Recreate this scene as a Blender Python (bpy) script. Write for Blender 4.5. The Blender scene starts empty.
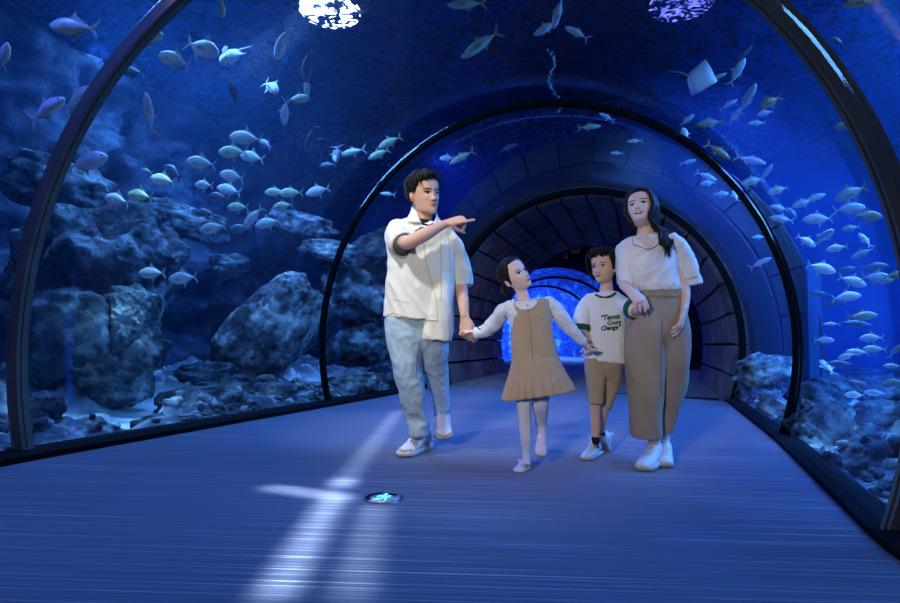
import bpy, bmesh, math, random
from mathutils import Vector, Matrix, noise
from mathutils.bvhtree import BVHTree
S = bpy.context.scene
COL = S.collection
V = Vector
PI = math.pi
random.seed(7)

# ------------------------------------------------------------------ camera
F = 560.0
CAM = V((1.246, 0.0, 0.74))
yaw, pitch, roll = .362, .069, .020
cy, sy = math.cos(yaw), math.sin(yaw)
FWD = V((-sy*math.cos(pitch), cy*math.cos(pitch), math.sin(pitch)))
RT = V((cy, sy, 0.0)); UP = RT.cross(FWD)
R2 = RT*math.cos(roll) + UP*math.sin(roll)
U2 = UP*math.cos(roll) - RT*math.sin(roll)
FH = V((-sy, cy, 0.0))            # level direction the camera looks along
TOC = -FH                         # level direction towards the camera
Z = V((0, 0, 1))

def ray(px, py):
    return FWD + R2*((px-450)/F) - U2*((py-301.5)/F)
def P(px, py, d):
    return CAM + ray(px, py)*d
def G(px, py, z=0.0):
    r = ray(px, py)
    return CAM + r*((z-CAM.z)/r.z)
def depth(p):
    return (p-CAM).dot(FWD)

cd = bpy.data.cameras.new('camera'); cam = bpy.data.objects.new('camera', cd); COL.objects.link(cam)
cd.sensor_width = 36; cd.sensor_fit = 'HORIZONTAL'; cd.lens = F*36/900
cd.clip_start = .05; cd.clip_end = 200
M = Matrix((R2, U2, -FWD)).transposed().to_4x4(); M.translation = CAM
cam.matrix_world = M
S.camera = cam

# ------------------------------------------------------------------ materials
def lin(c):
    return tuple((x/12.92 if x <= .04045 else ((x+.055)/1.055)**2.4) for x in c)
def rgb(r, g, b):
    return lin((r/255, g/255, b/255)) + (1,)

class N:
    """small node-tree helper"""
    def __init__(s, name):
        s.m = bpy.data.materials.new(name); s.m.use_nodes = True
        s.t = s.m.node_tree; s.t.nodes.clear()
        s.out = s.t.nodes.new('ShaderNodeOutputMaterial')
    def n(s, typ, **kw):
        nd = s.t.nodes.new(typ)
        for k, v in kw.items():
            if k in nd.inputs: nd.inputs[k].default_value = v
            else: setattr(nd, k, v)
        return nd
    def l(s, a, b): s.t.links.new(a, b)
    def coord(s, which='Object', scale=(1, 1, 1), rot=(0, 0, 0)):
        c = s.n('ShaderNodeTexCoord'); m = s.n('ShaderNodeMapping')
        m.inputs['Scale'].default_value = scale; m.inputs['Rotation'].default_value = rot
        s.l(c.outputs[which], m.inputs['Vector']); return m.outputs['Vector']
    def ramp(s, fac, stops):
        r = s.n('ShaderNodeValToRGB'); e = r.color_ramp.elements
        while len(e) > 1: e.remove(e[-1])
        e[0].position = stops[0][0]; e[0].color = stops[0][1]
        for p, c in stops[1:]:
            x = e.new(p); x.color = c
        s.l(fac, r.inputs['Fac']); return r.outputs['Color']

def mat(name, col, rough=.7, metal=0.0, spec=.5, var=None, scale=8.0, stretch=(1, 1, 1), bump=0.0, bscale=None,
        sheen=0.0, emit=None, estr=0.0, coord='Object', sss=0.0, detail=4.0, bdist=.01):
    k = N(name)
    b = k.n('ShaderNodeBsdfPrincipled')
    b.inputs['Base Color'].default_value = col
    b.inputs['Roughness'].default_value = rough
    b.inputs['Metallic'].default_value = metal
    b.inputs['Specular IOR Level'].default_value = spec
    if sheen: b.inputs['Sheen Weight'].default_value = sheen
    if sss:
        b.inputs['Subsurface Weight'].default_value = sss
        b.inputs['Subsurface Radius'].default_value = (.012, .005, .003)
    if emit:
        b.inputs['Emission Color'].default_value = emit; b.inputs['Emission Strength'].default_value = estr
    if var is not None or bump:
        v = k.coord(coord, stretch)
        nz = k.n('ShaderNodeTexNoise', Scale=scale, Detail=detail); k.l(v, nz.inputs['Vector'])
        if var is not None:
            c = k.ramp(nz.outputs['Fac'], [(.32, col), (.68, var)]); k.l(c, b.inputs['Base Color'])
        if bump:
            n2 = nz
            if bscale:
                n2 = k.n('ShaderNodeTexNoise', Scale=bscale, Detail=6.0); k.l(v, n2.inputs['Vector'])
            bp = k.n('ShaderNodeBump', Strength=bump, Distance=bdist)
            k.l(n2.outputs['Fac'], bp.inputs['Height']); k.l(bp.outputs['Normal'], b.inputs['Normal'])
    k.l(b.outputs[0], k.out.inputs['Surface'])
    return k.m

MT = {}
MT['black'] = mat('black_metal', rgb(16, 16, 19), .85, 0, .1)
MT['steel'] = mat('rib_metal', rgb(92, 89, 82), .7, 0, .3, var=rgb(108, 104, 94), scale=5, bump=.05)
MT['skin'] = mat('skin', rgb(222, 178, 155), .55, 0, .35, var=rgb(226, 184, 163), scale=9, sss=.12)
MT['skin_tan'] = mat('skin_tan', rgb(205, 158, 132), .55, 0, .35, var=rgb(212, 166, 142), scale=9, sss=.12)
MT['skin_fair'] = mat('skin_fair', rgb(236, 200, 182), .5, 0, .35, var=rgb(238, 204, 188), scale=9, sss=.12)
MT['hair'] = mat('dark_hair', rgb(13, 11, 12), .6, 0, .25, var=rgb(24, 20, 20), scale=60, stretch=(1, 1, .12), bump=.5)
MT['hair_brown'] = mat('brown_hair', rgb(18, 13, 13), .55, 0, .3, var=rgb(34, 24, 23), scale=60, stretch=(1, 1, .12), bump=.5)
MT['cream'] = mat('cream_cloth', rgb(222, 218, 198), .85, 0, .2, var=rgb(232, 229, 212), scale=6, bump=.25, bscale=40, sheen=.15)
MT['cream_edge'] = mat('cream_stitched_cloth', rgb(208, 203, 182), .85, 0, .2)
MT['white'] = mat('white_cloth', rgb(228, 230, 232), .8, 0, .25, var=rgb(238, 240, 242), scale=6, bump=.2, bscale=35, sheen=.15)
MT['satin'] = mat('white_satin', rgb(230, 232, 234), .5, 0, .35, var=rgb(240, 241, 243), scale=5, bump=.15, bscale=18)
MT['denim'] = mat('pale_denim', rgb(150, 176, 190), .85, 0, .2, var=rgb(184, 203, 211), scale=7, bump=.3, bscale=60)
MT['denim_seam'] = mat('denim_seam', rgb(120, 146, 162), .85, 0, .2)
MT['khaki'] = mat('khaki_cloth', rgb(158, 143, 126), .85, 0, .2, var=rgb(170, 155, 138), scale=6, bump=.25, bscale=45, sheen=.1)
MT['khaki_dark'] = mat('khaki_seam', rgb(128, 110, 92), .85, 0, .2)
MT['khaki_short'] = mat('olive_khaki_cloth', rgb(165, 148, 118), .85, 0, .2, var=rgb(178, 160, 130), scale=6, bump=.25, bscale=45)
MT['tan'] = mat('tan_wool', rgb(186, 160, 128), .9, 0, .15, var=rgb(196, 170, 138), scale=9, bump=.25, bscale=70, sheen=.2)
MT['tan_dark'] = mat('tan_seam', rgb(140, 116, 90), .9, 0, .15)
MT['tights'] = mat('white_tights', rgb(214, 216, 224), .7, 0, .3)
MT['green'] = mat('dark_green_cloth', rgb(28, 88, 62), .85, 0, .2)
MT['pinkshoe'] = mat('pale_pink_leather', rgb(232, 208, 210), .4, 0, .4)
MT['shoe'] = mat('off_white_shoe', rgb(226, 214, 205), .6, 0, .3, var=rgb(236, 228, 220), scale=30)
MT['shoe_tan'] = mat('beige_shoe_panel', rgb(196, 172, 150), .65, 0, .3)
MT['shoe_w'] = mat('white_shoe', rgb(232, 232, 232), .55, 0, .3, var=rgb(218, 220, 224), scale=30)
MT['sole'] = mat('cream_rubber', rgb(214, 206, 192), .6, 0, .3)
MT['dsole'] = mat('dark_rubber', rgb(40, 38, 40), .7, 0, .3)
MT['sleeve_shade'] = mat('sleeve_shade_cloth', rgb(96, 94, 86), .9, 0, .2)
MT['black_cloth'] = mat('black_cloth', rgb(28, 32, 34), .9, 0, .2)
MT['lips'] = mat('lips', rgb(176, 98, 92), .5, 0, .4)
MT['lips_r'] = mat('red_lips', rgb(190, 70, 74), .45, 0, .4)
MT['eye'] = mat('eye_white', rgb(225, 222, 220), .35, 0, .5)
MT['iris'] = mat('dark_iris', rgb(24, 16, 14), .2, 0, .6)
MT['brow'] = mat('eyebrow_hair', rgb(58, 42, 36), .8, 0, .2)
MT['nostril'] = mat('nostril', rgb(110, 62, 52), .8, 0, .2)

# ------------------------------------------------------------------ mesh builders
class MB:
    def __init__(s): s.v = []; s.f = []; s.mi = []
    def add(s, vs, fs, mi=0):
        o = len(s.v); s.v += [V(p) for p in vs]; s.f += [tuple(i+o for i in f) for f in fs]; s.mi += [mi]*len(fs)
    def loft(s, rings, cap0=True, cap1=True, closed=True, mi=0):
        n = len(rings[0]); vs = [p for r in rings for p in r]; fs = []
        for i in range(len(rings)-1):
            for j in range(n if closed else n-1):
                k = (j+1) % n
                fs.append((i*n+j, i*n+k, (i+1)*n+k, (i+1)*n+j))
        if cap0: fs.append(tuple(range(n-1, -1, -1)))
        if cap1: fs.append(tuple((len(rings)-1)*n+j for j in range(n)))
        s.add(vs, fs, mi)
    def tube(s, pts, rad, seg=12, ref=None, n=3, mi=0, round_ends=True):
        """smooth tube through pts; rad entries r or (a,b): a along ref, b across"""
        pts = [V(p) for p in pts]
        rad = [(r, r) if not isinstance(r, (tuple, list)) else r for r in rad]
        P_, R_ = cr(pts, rad, n)
        rings = []
        L = len(P_); prev = None
        for i in range(L):
            t = (P_[min(i+1, L-1)]-P_[max(i-1, 0)]).normalized()
            if ref is not None: a = ref - t*ref.dot(t)
            elif prev is None: a = (Z if abs(t.z) < .8 else V((1, 0, 0))); a = a - t*a.dot(t)
            else: a = prev - t*prev.dot(t)
            if a.length < 1e-4: a = prev if prev else t.orthogonal()
            a.normalize(); prev = a; b = t.cross(a)
            ra, rb = R_[i]
            rings.append((P_[i], a, b, ra, rb, t))
        out = []
        def ring(c, a, b, ra, rb): return [c+a*(ra*math.cos(2*PI*k/seg))+b*(rb*math.sin(2*PI*k/seg)) for k in range(seg)]
        if round_ends:
            c, a, b, ra, rb, t = rings[0]; m = min(ra, rb)
            for q in (80, 50, 25): out.append(ring(c-t*m*math.sin(math.radians(q)), a, b, ra*math.cos(math.radians(q)), rb*math.cos(math.radians(q))))
        for c, a, b, ra, rb, t in rings: out.append(ring(c, a, b, ra, rb))
        if round_ends:
            for q in (25, 50, 80): out.append(ring(c+t*min(ra, rb)*math.sin(math.radians(q)), a, b, ra*math.cos(math.radians(q)), rb*math.cos(math.radians(q))))
        s.loft(out, mi=mi)
    def ell(s, c, ax, seg=20, rings=12, mi=0):
        """ellipsoid; ax = three axis vectors"""
        vs = []; fs = []
        for i in range(rings+1):
            ph = PI*i/rings
            ph = min(max(ph, .02), PI-.02)
            vs.append([c+ax[2]*math.cos(ph)+(ax[0]*math.cos(2*PI*k/seg)+ax[1]*math.sin(2*PI*k/seg))*math.sin(ph) for k in range(seg)])
        s.loft(vs, mi=mi)
    def box(s, c, hx, hy, hz, mi=0):
        """box given by three half-axis vectors"""
        c = V(c); vs = []
        for z in (-1, 1):
            for x, y in ((-1, -1), (1, -1), (1, 1), (-1, 1)): vs.append(c+hx*x+hy*y+hz*z)
        s.add(vs, [(3, 2, 1, 0), (4, 5, 6, 7), (0, 1, 5, 4), (1, 2, 6, 5), (2, 3, 7, 6), (3, 0, 4, 7)], mi)
    def bx(s, lo, hi, mi=0):
        lo = V(lo); hi = V(hi); h = (hi-lo)/2
        s.box((lo+hi)/2, V((h.x, 0, 0)), V((0, h.y, 0)), V((0, 0, h.z)), mi)
    def mesh(s, name, fix=True):
        m = bpy.data.meshes.new(name); m.from_pydata([tuple(p) for p in s.v], [], s.f); m.update()
        m.polygons.foreach_set('material_index', s.mi)
        if fix:
            bm = bmesh.new(); bm.from_mesh(m); bmesh.ops.recalc_face_normals(bm, faces=bm.faces); bm.to_mesh(m); bm.free()
        return m

def cr(pts, rad, n):
    """Catmull-Rom resampling of points and radii"""
    if n <= 1 or len(pts) < 3: 
        if n <= 1: return pts, rad
    P_ = []; R_ = []
    L = len(pts)
    for i in range(L-1):
        p0 = pts[max(i-1, 0)]; p1 = pts[i]; p2 = pts[i+1]; p3 = pts[min(i+2, L-1)]
        for k in range(n):
            t = k/n
            P_.append(.5*((2*p1)+(p2-p0)*t+(2*p0-5*p1+4*p2-p3)*t*t+(3*p1-p0-3*p2+p3)*t**3))
            R_.append(tuple(rad[i][q]*(1-t)+rad[i+1][q]*t for q in (0, 1)))
    P_.append(pts[-1]); R_.append(rad[-1])
    return P_, R_

def link(name, me, mats, parent=None, smooth=True, **tags):
    if not isinstance(mats, (list, tuple)): mats = [mats]
    o = bpy.data.objects.new(name, me); COL.objects.link(o)
    for m in mats: me.materials.append(m)
    if smooth: me.polygons.foreach_set('use_smooth', [True]*len(me.polygons))
    if parent: 
        o.parent = parent
        o.matrix_parent_inverse = Matrix.Translation(parent.location).inverted() if parent.rotation_euler[:] == (0, 0, 0) else parent.matrix_basis.inverted()
    for k, v in tags.items(): o[k] = v
    return o
def obj(name, mb, mats, parent=None, smooth=True, fix=True, **tags):
    return link(name, mb.mesh(name, fix), mats, parent, smooth, **tags)
def empty(name, loc, **tags):
    o = bpy.data.objects.new(name, None); COL.objects.link(o); o.location = loc; o.empty_display_size = .1
    for k, v in tags.items(): o[k] = v
    return o
def remesh(name, mb, mats, voxel=.006, smooth=4, parent=None, disp=None, origin=None, **tags):
    me = mb.mesh(name+'_src')
    o = bpy.data.objects.new('tmp', me); COL.objects.link(o)
    r = o.modifiers.new('r', 'REMESH'); r.mode = 'VOXEL'; r.voxel_size = voxel; r.use_smooth_shade = True
    if smooth:
        q = o.modifiers.new('s', 'SMOOTH'); q.factor = .5; q.iterations = smooth
    dg = bpy.context.evaluated_depsgraph_get(); dg.update()
    nm = bpy.data.meshes.new_from_object(o.evaluated_get(dg)); nm.name = name
    bpy.data.objects.remove(o); bpy.data.meshes.remove(me)
    if disp:
        nm.update()
        no = [v.normal.copy() for v in nm.vertices]
        for v, nn in zip(nm.vertices, no): v.co = v.co + nn*disp(v.co)
    if origin is not None:
        nm.transform(Matrix.Translation(-V(origin)))
    nm.materials.clear()
    o = link(name, nm, mats, parent, True, **tags)
    if origin is not None: o.location = origin
    return o
def place_origin(o, p):
    """move the origin of a mesh object to p keeping it in place"""
    p = V(p); o.data.transform(Matrix.Translation(-p)); o.location = p

def smooth01(a, b, x):
    t = min(1, max(0, (x-a)/(b-a))) if a != b else float(x > a)
    return t*t*(3-2*t)
def interp(tab, x):
    if x <= tab[0][0]: return tab[0][1:]
    for a, b in zip(tab, tab[1:]):
        if x <= b[0]:
            t = (x-a[0])/(b[0]-a[0]); t = t*t*(3-2*t)*.5+t*.5
            return tuple(p*(1-t)+q*t for p, q in zip(a[1:], b[1:]))
    return tab[-1][1:]
WABS, WSCA = .13, .012
E1, E2, E3, E4, E5, E6, E7, E8, EXPO = 1.7, 1.0, 3.2, 1.95, .34, .6, .8, .38, 0.0
# ------------------------------------------------------------------ tunnel path
RAD, CZ, ELL = 2.266, .75, 1.011
ST = [(-4.2, .50, .13), (-1.0, .26, .115), (2.414, -.071, .10), (5.218, -.012, -.045), (8.597, -.02, -.163)]
def station(y):
    a, b = ST[0], ST[1]
    for k in range(len(ST)-1):
        a, b = ST[k], ST[k+1]
        if y <= b[0]: break
    t = (y-a[0])/(b[0]-a[0])
    return a[1]+(b[1]-a[1])*t, a[2]+(b[2]-a[2])*t
def hp(y, ang, r=RAD, dy=0.0):
    """point on the hull: station y, angle ang, radius r, axial offset dy"""
    s, a = station(y)
    lx = r*math.cos(ang)
    return V((s+lx*math.cos(a)-dy*math.sin(a), y+lx*math.sin(a)+dy*math.cos(a), CZ+r*ELL*math.sin(ang)))
A0 = -math.asin(CZ/RAD/ELL)
def arc(n, pad=0.0): return [A0-pad+(PI-2*A0+2*pad)*k/n for k in range(n+1)]

def structure(o, **kw):
    o['kind'] = 'structure'
    for k, v in kw.items(): o[k] = v
    return o

# acrylic
def acrylic(name, tint=(.97, .985, 1, 1), amt=.16):
    k = N(name)
    tr = k.n('ShaderNodeBsdfTransparent', Color=tint)
    gl = k.n('ShaderNodeBsdfGlossy', Roughness=.10)
    fr = k.n('ShaderNodeFresnel', IOR=1.42)
    v = k.coord('Object', (1, 1, 1))
    nz = k.n('ShaderNodeTexNoise', Scale=1.3, Detail=2.0); k.l(v, nz.inputs['Vector'])
    bp = k.n('ShaderNodeBump', Strength=.25, Distance=.05); k.l(nz.outputs['Fac'], bp.inputs['Height'])
    k.l(bp.outputs['Normal'], gl.inputs['Normal'])
    mu = k.n('ShaderNodeMath', operation='MULTIPLY'); mu.inputs[1].default_value = amt
    k.l(fr.outputs[0], mu.inputs[0])
    mx = k.n('ShaderNodeMixShader'); k.l(mu.outputs[0], mx.inputs[0]); k.l(tr.outputs[0], mx.inputs[1]); k.l(gl.outputs[0], mx.inputs[2])
    k.l(mx.outputs[0], k.out.inputs['Surface']); return k.m
MT['acrylic'] = acrylic('clear_acrylic')

def panel(name, y0, y1):
    m = MB(); A = arc(96); ny = max(2, int((y1-y0)/.45))
    ins = [[hp(y0+(y1-y0)*j/ny, a, RAD) for a in A] for j in range(ny+1)]
    m.loft(ins, False, False, False)
    o = obj(name, m, MT['acrylic'], fix=False)
    structure(o)
    sol = o.modifiers.new('thickness', 'SOLIDIFY'); sol.thickness = .05; sol.offset = -1
    return o
for i, (a, b) in enumerate(((-4.1, -.95), (-.9, 2.39), (2.50, 5.18), (5.26, 8.56))): panel('window_%d' % (i+1), a, b)

def rib(name, y, ri, ro, w, m_in, m_out, label):
    m = MB(); A = arc(120, .01)
    for k, (a, b) in enumerate(zip(A, A[1:])):
        pass
    rings = []
    for a in A:
        rings.append([hp(y, a, ri, 0), hp(y, a, ri, w), hp(y, a, ro, w), hp(y, a, ro, 0)])
    m.loft(rings)
    # thin clamp flange along the inner face
    r2 = [[hp(y, a, ri-.008, w*.35), hp(y, a, ri-.008, w*.65), hp(y, a, ri+.004, w*.65), hp(y, a, ri+.004, w*.35)] for a in A]
    m.loft(r2)
    o = obj(name, m, m_out, smooth=False)
    structure(o, label=label)
    return o
rib('trim_1', 2.41, RAD-.03, RAD+.05, .07, None, MT['steel'], 'wide black steel arch rib nearest the camera')
rib('trim_2', 5.20, RAD-.03, RAD+.03, .045, None, MT['black'], 'thin black arch rib behind the family')
rib('trim_3', 8.52, RAD-.03, RAD+.05, .08, None, MT['black'], 'black arch rib in front of the stone passage')
rib('trim_4', -.95, RAD-.045, RAD+.075, .10, None, MT['steel'], 'steel arch rib behind the camera')
for side, ang, nm in ((-1, PI-A0, 'baseboard_left'), (1, A0, 'baseboard_right')):
    m = MB(); rings = []
    for j in range(60):
        y = -4.1+(8.6+4.1)*j/59
        q = hp(y, ang, RAD); s, a = station(y)
        sd = V((math.cos(a), math.sin(a), 0))*side
        rings.append([q-sd*.055+Z*0, q-sd*.055+Z*.035, q-sd*.012+Z*.06, q+sd*.09+Z*.06, q+sd*.09+Z*0])
    m.loft(rings)
    structure(obj(nm, m, MT['black'], smooth=False), label='black kerb rail along the foot of the acrylic wall')

# ------------------------------------------------------------------ carpet
k = N('ribbed_carpet')
b = k.n('ShaderNodeBsdfPrincipled', Roughness=.95)
b.inputs['Specular IOR Level'].default_value = .15
b.inputs['Sheen Weight'].default_value = .3
v0 = k.coord('Object', (1, 1, 1), (0, 0, -.34)); vm = k.n('ShaderNodeMapping'); vm.inputs['Scale'].default_value = (.55, 92, 1); k.l(v0, vm.inputs['Vector']); v1 = vm.outputs['Vector']; n1 = k.n('ShaderNodeTexNoise', Scale=1.0, Detail=5.0, Roughness=.65); k.l(v1, n1.inputs['Vector'])
v2 = k.coord('Object', (220, 330, 1)); n2 = k.n('ShaderNodeTexNoise', Scale=1.0, Detail=2.0); k.l(v2, n2.inputs['Vector'])
c1 = k.ramp(n1.outputs['Fac'], [(.28, rgb(30, 40, 64)), (.45, rgb(48, 60, 90)), (.57, rgb(72, 86, 116)), (.68, rgb(146, 160, 168))])
mx = k.n('ShaderNodeMix', data_type='RGBA', blend_type='MULTIPLY'); mx.inputs['Factor'].default_value = .6
c2 = k.ramp(n2.outputs['Fac'], [(.3, (.45, .45, .5, 1)), (.7, (1.15, 1.15, 1.15, 1))])
k.l(c1, mx.inputs['A']); k.l(c2, mx.inputs['B']); k.l(mx.outputs['Result'], b.inputs['Base Color'])
bp = k.n('ShaderNodeBump', Strength=.5, Distance=.004); k.l(n1.outputs['Fac'], bp.inputs['Height']); k.l(bp.outputs['Normal'], b.inputs['Normal'])
k.l(b.outputs[0], k.out.inputs['Surface']); MT['carpet'] = k.m
m = MB(); L = [];
for j in range(50):
    y = -4.15+(8.75+4.15)*j/49
    L.append([hp(min(y, 8.6), PI-A0, RAD+.0)+V((-.02, y-min(y, 8.6), 0)), hp(min(y, 8.6), A0, RAD)+V((.02, y-min(y, 8.6), 0))])
L = [[a*1, b*1, V((b.x, b.y, -.08)), V((a.x, a.y, -.08))] for a, b in L]
m.loft(L)
structure(obj('floor', m, MT['carpet'], smooth=False), label='blue grey carpet with fine cross ribs')

# ------------------------------------------------------------------ stone passage
k = N('stone_blocks')
b = k.n('ShaderNodeBsdfPrincipled', Roughness=.7)
v = k.coord('Object'); nz = k.n('ShaderNodeTexNoise', Scale=3.0, Detail=8.0, Roughness=.65); k.l(v, nz.inputs['Vector'])
oi = k.n('ShaderNodeAttribute', attribute_name='tone')
c = k.ramp(nz.outputs['Fac'], [(.3, rgb(58, 54, 62)), (.55, rgb(104, 98, 106)), (.75, rgb(146, 138, 140))])
mx = k.n('ShaderNodeMix', data_type='RGBA', blend_type='MULTIPLY'); mx.inputs['Factor'].default_value = 1
k.l(c, mx.inputs['A']); k.l(oi.outputs['Color'], mx.inputs['B']); k.l(mx.outputs['Result'], b.inputs['Base Color'])
bp = k.n('ShaderNodeBump', Strength=.8, Distance=.04); k.l(nz.outputs['Fac'], bp.inputs['Height']); k.l(bp.outputs['Normal'], b.inputs['Normal'])
k.l(b.outputs[0], k.out.inputs['Surface']); MT['stone'] = k.m
MT['mortar'] = mat('dark_mortar', rgb(26, 25, 30), .9)

PA = hp(8.66, 0, 0); PA.z = CZ                   # start of passage axis
PB = P(597, 345, 12.9); PB.z = CZ                # end of passage axis
AX = (PB-PA); PLEN = AX.length; AX.normalize(); SX = V((AX.y, -AX.x, 0))
def sp(u, ang, r): 
    t = u/PLEN
    # the first ring lies in the plane of the last rib, the rest square to the axis
    q0 = hp(8.62, ang, r); q1 = PA+AX*u+SX*(r*math.cos(ang))+Z*(r*math.sin(ang)*ELL)
    w = smooth01(0, 1.0, t)
    q = (q0+AX*u)*(1-w)+q1*w
    return q
m = MB(); tone = []
edges = [0, .55, 1.5, 2.45, 3.4, PLEN-.02]
for j in range(len(edges)-1):
    nb = 21; off = .5*(j % 2) if j > 1 else 0
    for i in range(nb):
        a0 = A0-.03+(PI-2*A0+.06)*(i)/nb; a1 = A0-.03+(PI-2*A0+.06)*(i+1)/nb
        g = .0030; ng = 5; rows = []
        jit = random.uniform(-.018, .018); ri = RAD-.03+jit - (.05 if j == 0 else 0)
        u0, u1 = edges[j]+.009, edges[j+1]-.009
        rings = []
        def prof(u, r, ga=g): return [sp(u, a0+ga+(a1-a0-2*ga)*q/ng, r) for q in range(ng+1)]+[sp(u, a1-ga-(a1-a0-2*ga)*q/ng, RAD+.12) for q in range(ng+1)]
        n0 = len(m.f)
        m.loft([prof(u0, ri+.05), prof(u0+.015, ri+.012, g+.004), prof(u0+.05, ri, g+.006), prof((u0+u1)/2, ri-.006, g+.006), prof(u1-.05, ri, g+.006), prof(u1-.015, ri+.012, g+.004), prof(u1, ri+.05)])
        tn = random.uniform(.7, 1.15); tone += [(tn, tn, tn*random.uniform(.97, 1.08), 1)]*(len(m.f)-n0)
me = m.mesh('wall_passage')
ca = me.color_attributes.new('tone', 'FLOAT_COLOR', 'CORNER')
i = 0
for p, t in zip(me.polygons, tone):
    for li in p.loop_indices: ca.data[li].color = t
structure(link('wall_passage', me, MT['stone'], smooth=False), label='arched passage lined with rough dark stone blocks')
# block collar facing the tank around the passage mouth
m = MB(); tone = []
for row, (r0, r1) in enumerate(((RAD+.12, RAD+.46), (RAD+.47, RAD+.92))):
    nb = 22; 
    for i in range(nb):
        a0 = A0-.2+(PI-2*A0+.4)*(i+.5*row)/nb; a1 = A0-.2+(PI-2*A0+.4)*(i+1+.5*row)/nb
        g = .006; jit = random.uniform(-.03, .03); n0 = len(m.f)
        def arcp(dy, r, ga): return [hp(8.62, a0+ga+(a1-a0-2*ga)*q/4, r, dy) for q in range(5)]
        f0 = arcp(.06+jit+.06*row, r0+.02, g)+arcp(.06+jit+.06*row, r1-.02, g)[::-1]
        f1 = arcp(.10+jit+.06*row, r0, g*.5)+arcp(.10+jit+.06*row, r1, g*.5)[::-1]
        f2 = arcp(.55, r0, g*.5)+arcp(.55, r1, g*.5)[::-1]
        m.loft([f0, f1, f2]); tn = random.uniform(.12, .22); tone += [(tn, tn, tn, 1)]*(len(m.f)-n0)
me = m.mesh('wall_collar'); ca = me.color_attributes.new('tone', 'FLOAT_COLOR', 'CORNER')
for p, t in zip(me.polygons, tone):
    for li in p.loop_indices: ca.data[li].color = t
structure(link('wall_collar', me, MT['stone'], smooth=False), label='stone block arch around the mouth of the passage')
m = MB(); A = arc(60, .02)
ins = [[sp(u, a, RAD+.10) for a in A]+[sp(u, a, RAD+.42) for a in reversed(A)] for u in [PLEN*q/12 for q in range(13)]]
ins[0] = [p for p in ins[0]]
m.loft(ins)
structure(obj('wall_shell', m, MT['mortar'], smooth=False), label='dark shell behind the stone blocks')
# passage floor + far hall floor
m = MB()
hw = RAD*math.cos(A0)
def fl(c, w): return [c-SX*w, c+SX*w, c+SX*w-Z*.08, c-SX*w-Z*.08]
pa = V((PA.x, PA.y+.02, 0)); pb = V((PB.x, PB.y, 0))
m.loft([fl(pa+AX*.1, hw+.1), fl(pb, hw+.1)])
m.loft([fl(pb, 4.2), fl(pb+AX*17, 4.2)])
structure(obj('floor_passage', m, MT['carpet'], smooth=False), label='carpet running on through the stone passage')

# dark hall beyond the passage
MT['dark'] = mat('dark_plaster', rgb(20, 20, 26), .9)
m = MB(); hl = 5.0
e0 = pb+AX*.02
for sgn in (-1, 1):
    m.box(e0+SX*sgn*4.2+AX*hl/2+Z*1.9, SX*.05, AX*hl/2, Z*1.9)
m.box(e0+AX*hl/2+Z*3.8, SX*4.2, AX*hl/2, Z*.05)
structure(obj('wall_hall', m, MT['dark'], smooth=False))
# end wall with round opening around the far tunnel
FC = P(550, 345, 17.9); FR = 2.55
FC = V((FC.x, FC.y, .72)); FC = FC - AX*((FC-(e0+AX*hl)).dot(AX))
fcx = (FC-e0).dot(SX)
m = MB(); nn = 48
inner = []; outer = []
fa0 = -math.asin(.72/FR)
for k in range(nn+1):
    a = fa0+(PI-2*fa0)*k/nn
    c = FC+SX*(FR*math.cos(a))+Z*(FR*math.sin(a))
    d = max(abs(math.cos(a)), .2)
    t = min((4.25-fcx*math.copysign(1, math.cos(a)))/max(abs(math.cos(a)), 1e-3), (3.9-.72)/max(math.sin(a), 1e-3) if math.sin(a) > 0 else 1e9)
    if math.sin(a) < 0: t = (4.25-fcx*math.copysign(1, math.cos(a)))/abs(math.cos(a)); 
    o_ = FC+SX*(t*math.cos(a))+Z*(t*math.sin(a)); o_.z = max(o_.z, 0)
    inner.append(c); outer.append(o_)
m.loft([inner, outer, [p+AX*.15 for p in outer], [p+AX*.15 for p in inner], inner], False, False, False)
structure(obj('wall_far', m, MT['dark'], smooth=False), label='dark end wall around the far tunnel mouth')
# far acrylic tunnel, bending to the left
k = N('far_acrylic')
tr = k.n('ShaderNodeBsdfTransparent', Color=(.9, .95, 1, 1)); gl = k.n('ShaderNodeBsdfGlossy', Roughness=.12)
v = k.coord('Object', (1, 1, 1)); nz = k.n('ShaderNodeTexNoise', Scale=2.2, Detail=6.0, Distortion=1.0); k.l(v, nz.inputs['Vector'])
bp = k.n('ShaderNodeBump', Strength=1, Distance=.25); k.l(nz.outputs['Fac'], bp.inputs['Height']); k.l(bp.outputs[0], gl.inputs['Normal'])
fr = k.n('ShaderNodeFresnel', IOR=1.6); k.l(bp.outputs[0], fr.inputs['Normal'])
mx = k.n('ShaderNodeMixShader'); k.l(fr.outputs[0], mx.inputs[0]); k.l(tr.outputs[0], mx.inputs[1]); k.l(gl.outputs[0], mx.inputs[2])
k.l(mx.outputs[0], k.out.inputs['Surface']); MT['far_acrylic'] = k.m
m = MB(); rings = []; ribs = MB()
def fpos(t):
    bend = -.030*t*t
    c = FC+AX*(t)+SX*bend; d = (AX+SX*(-.060*t)).normalized(); s_ = V((d.y, -d.x, 0)); return c, s_
FT = 11.0
for q in range(23):
    c, s_ = fpos(.1+FT*q/22)
    rings.append([c+s_*(FR*math.cos(a))+Z*(FR*math.sin(a)) for a in [fa0+(PI-2*fa0)*k/40 for k in range(41)]])
m.loft(rings, False, False, False)
structure(obj('window_9', m, MT['far_acrylic'], fix=False), label='far acrylic tunnel glowing blue beyond the passage')
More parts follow.
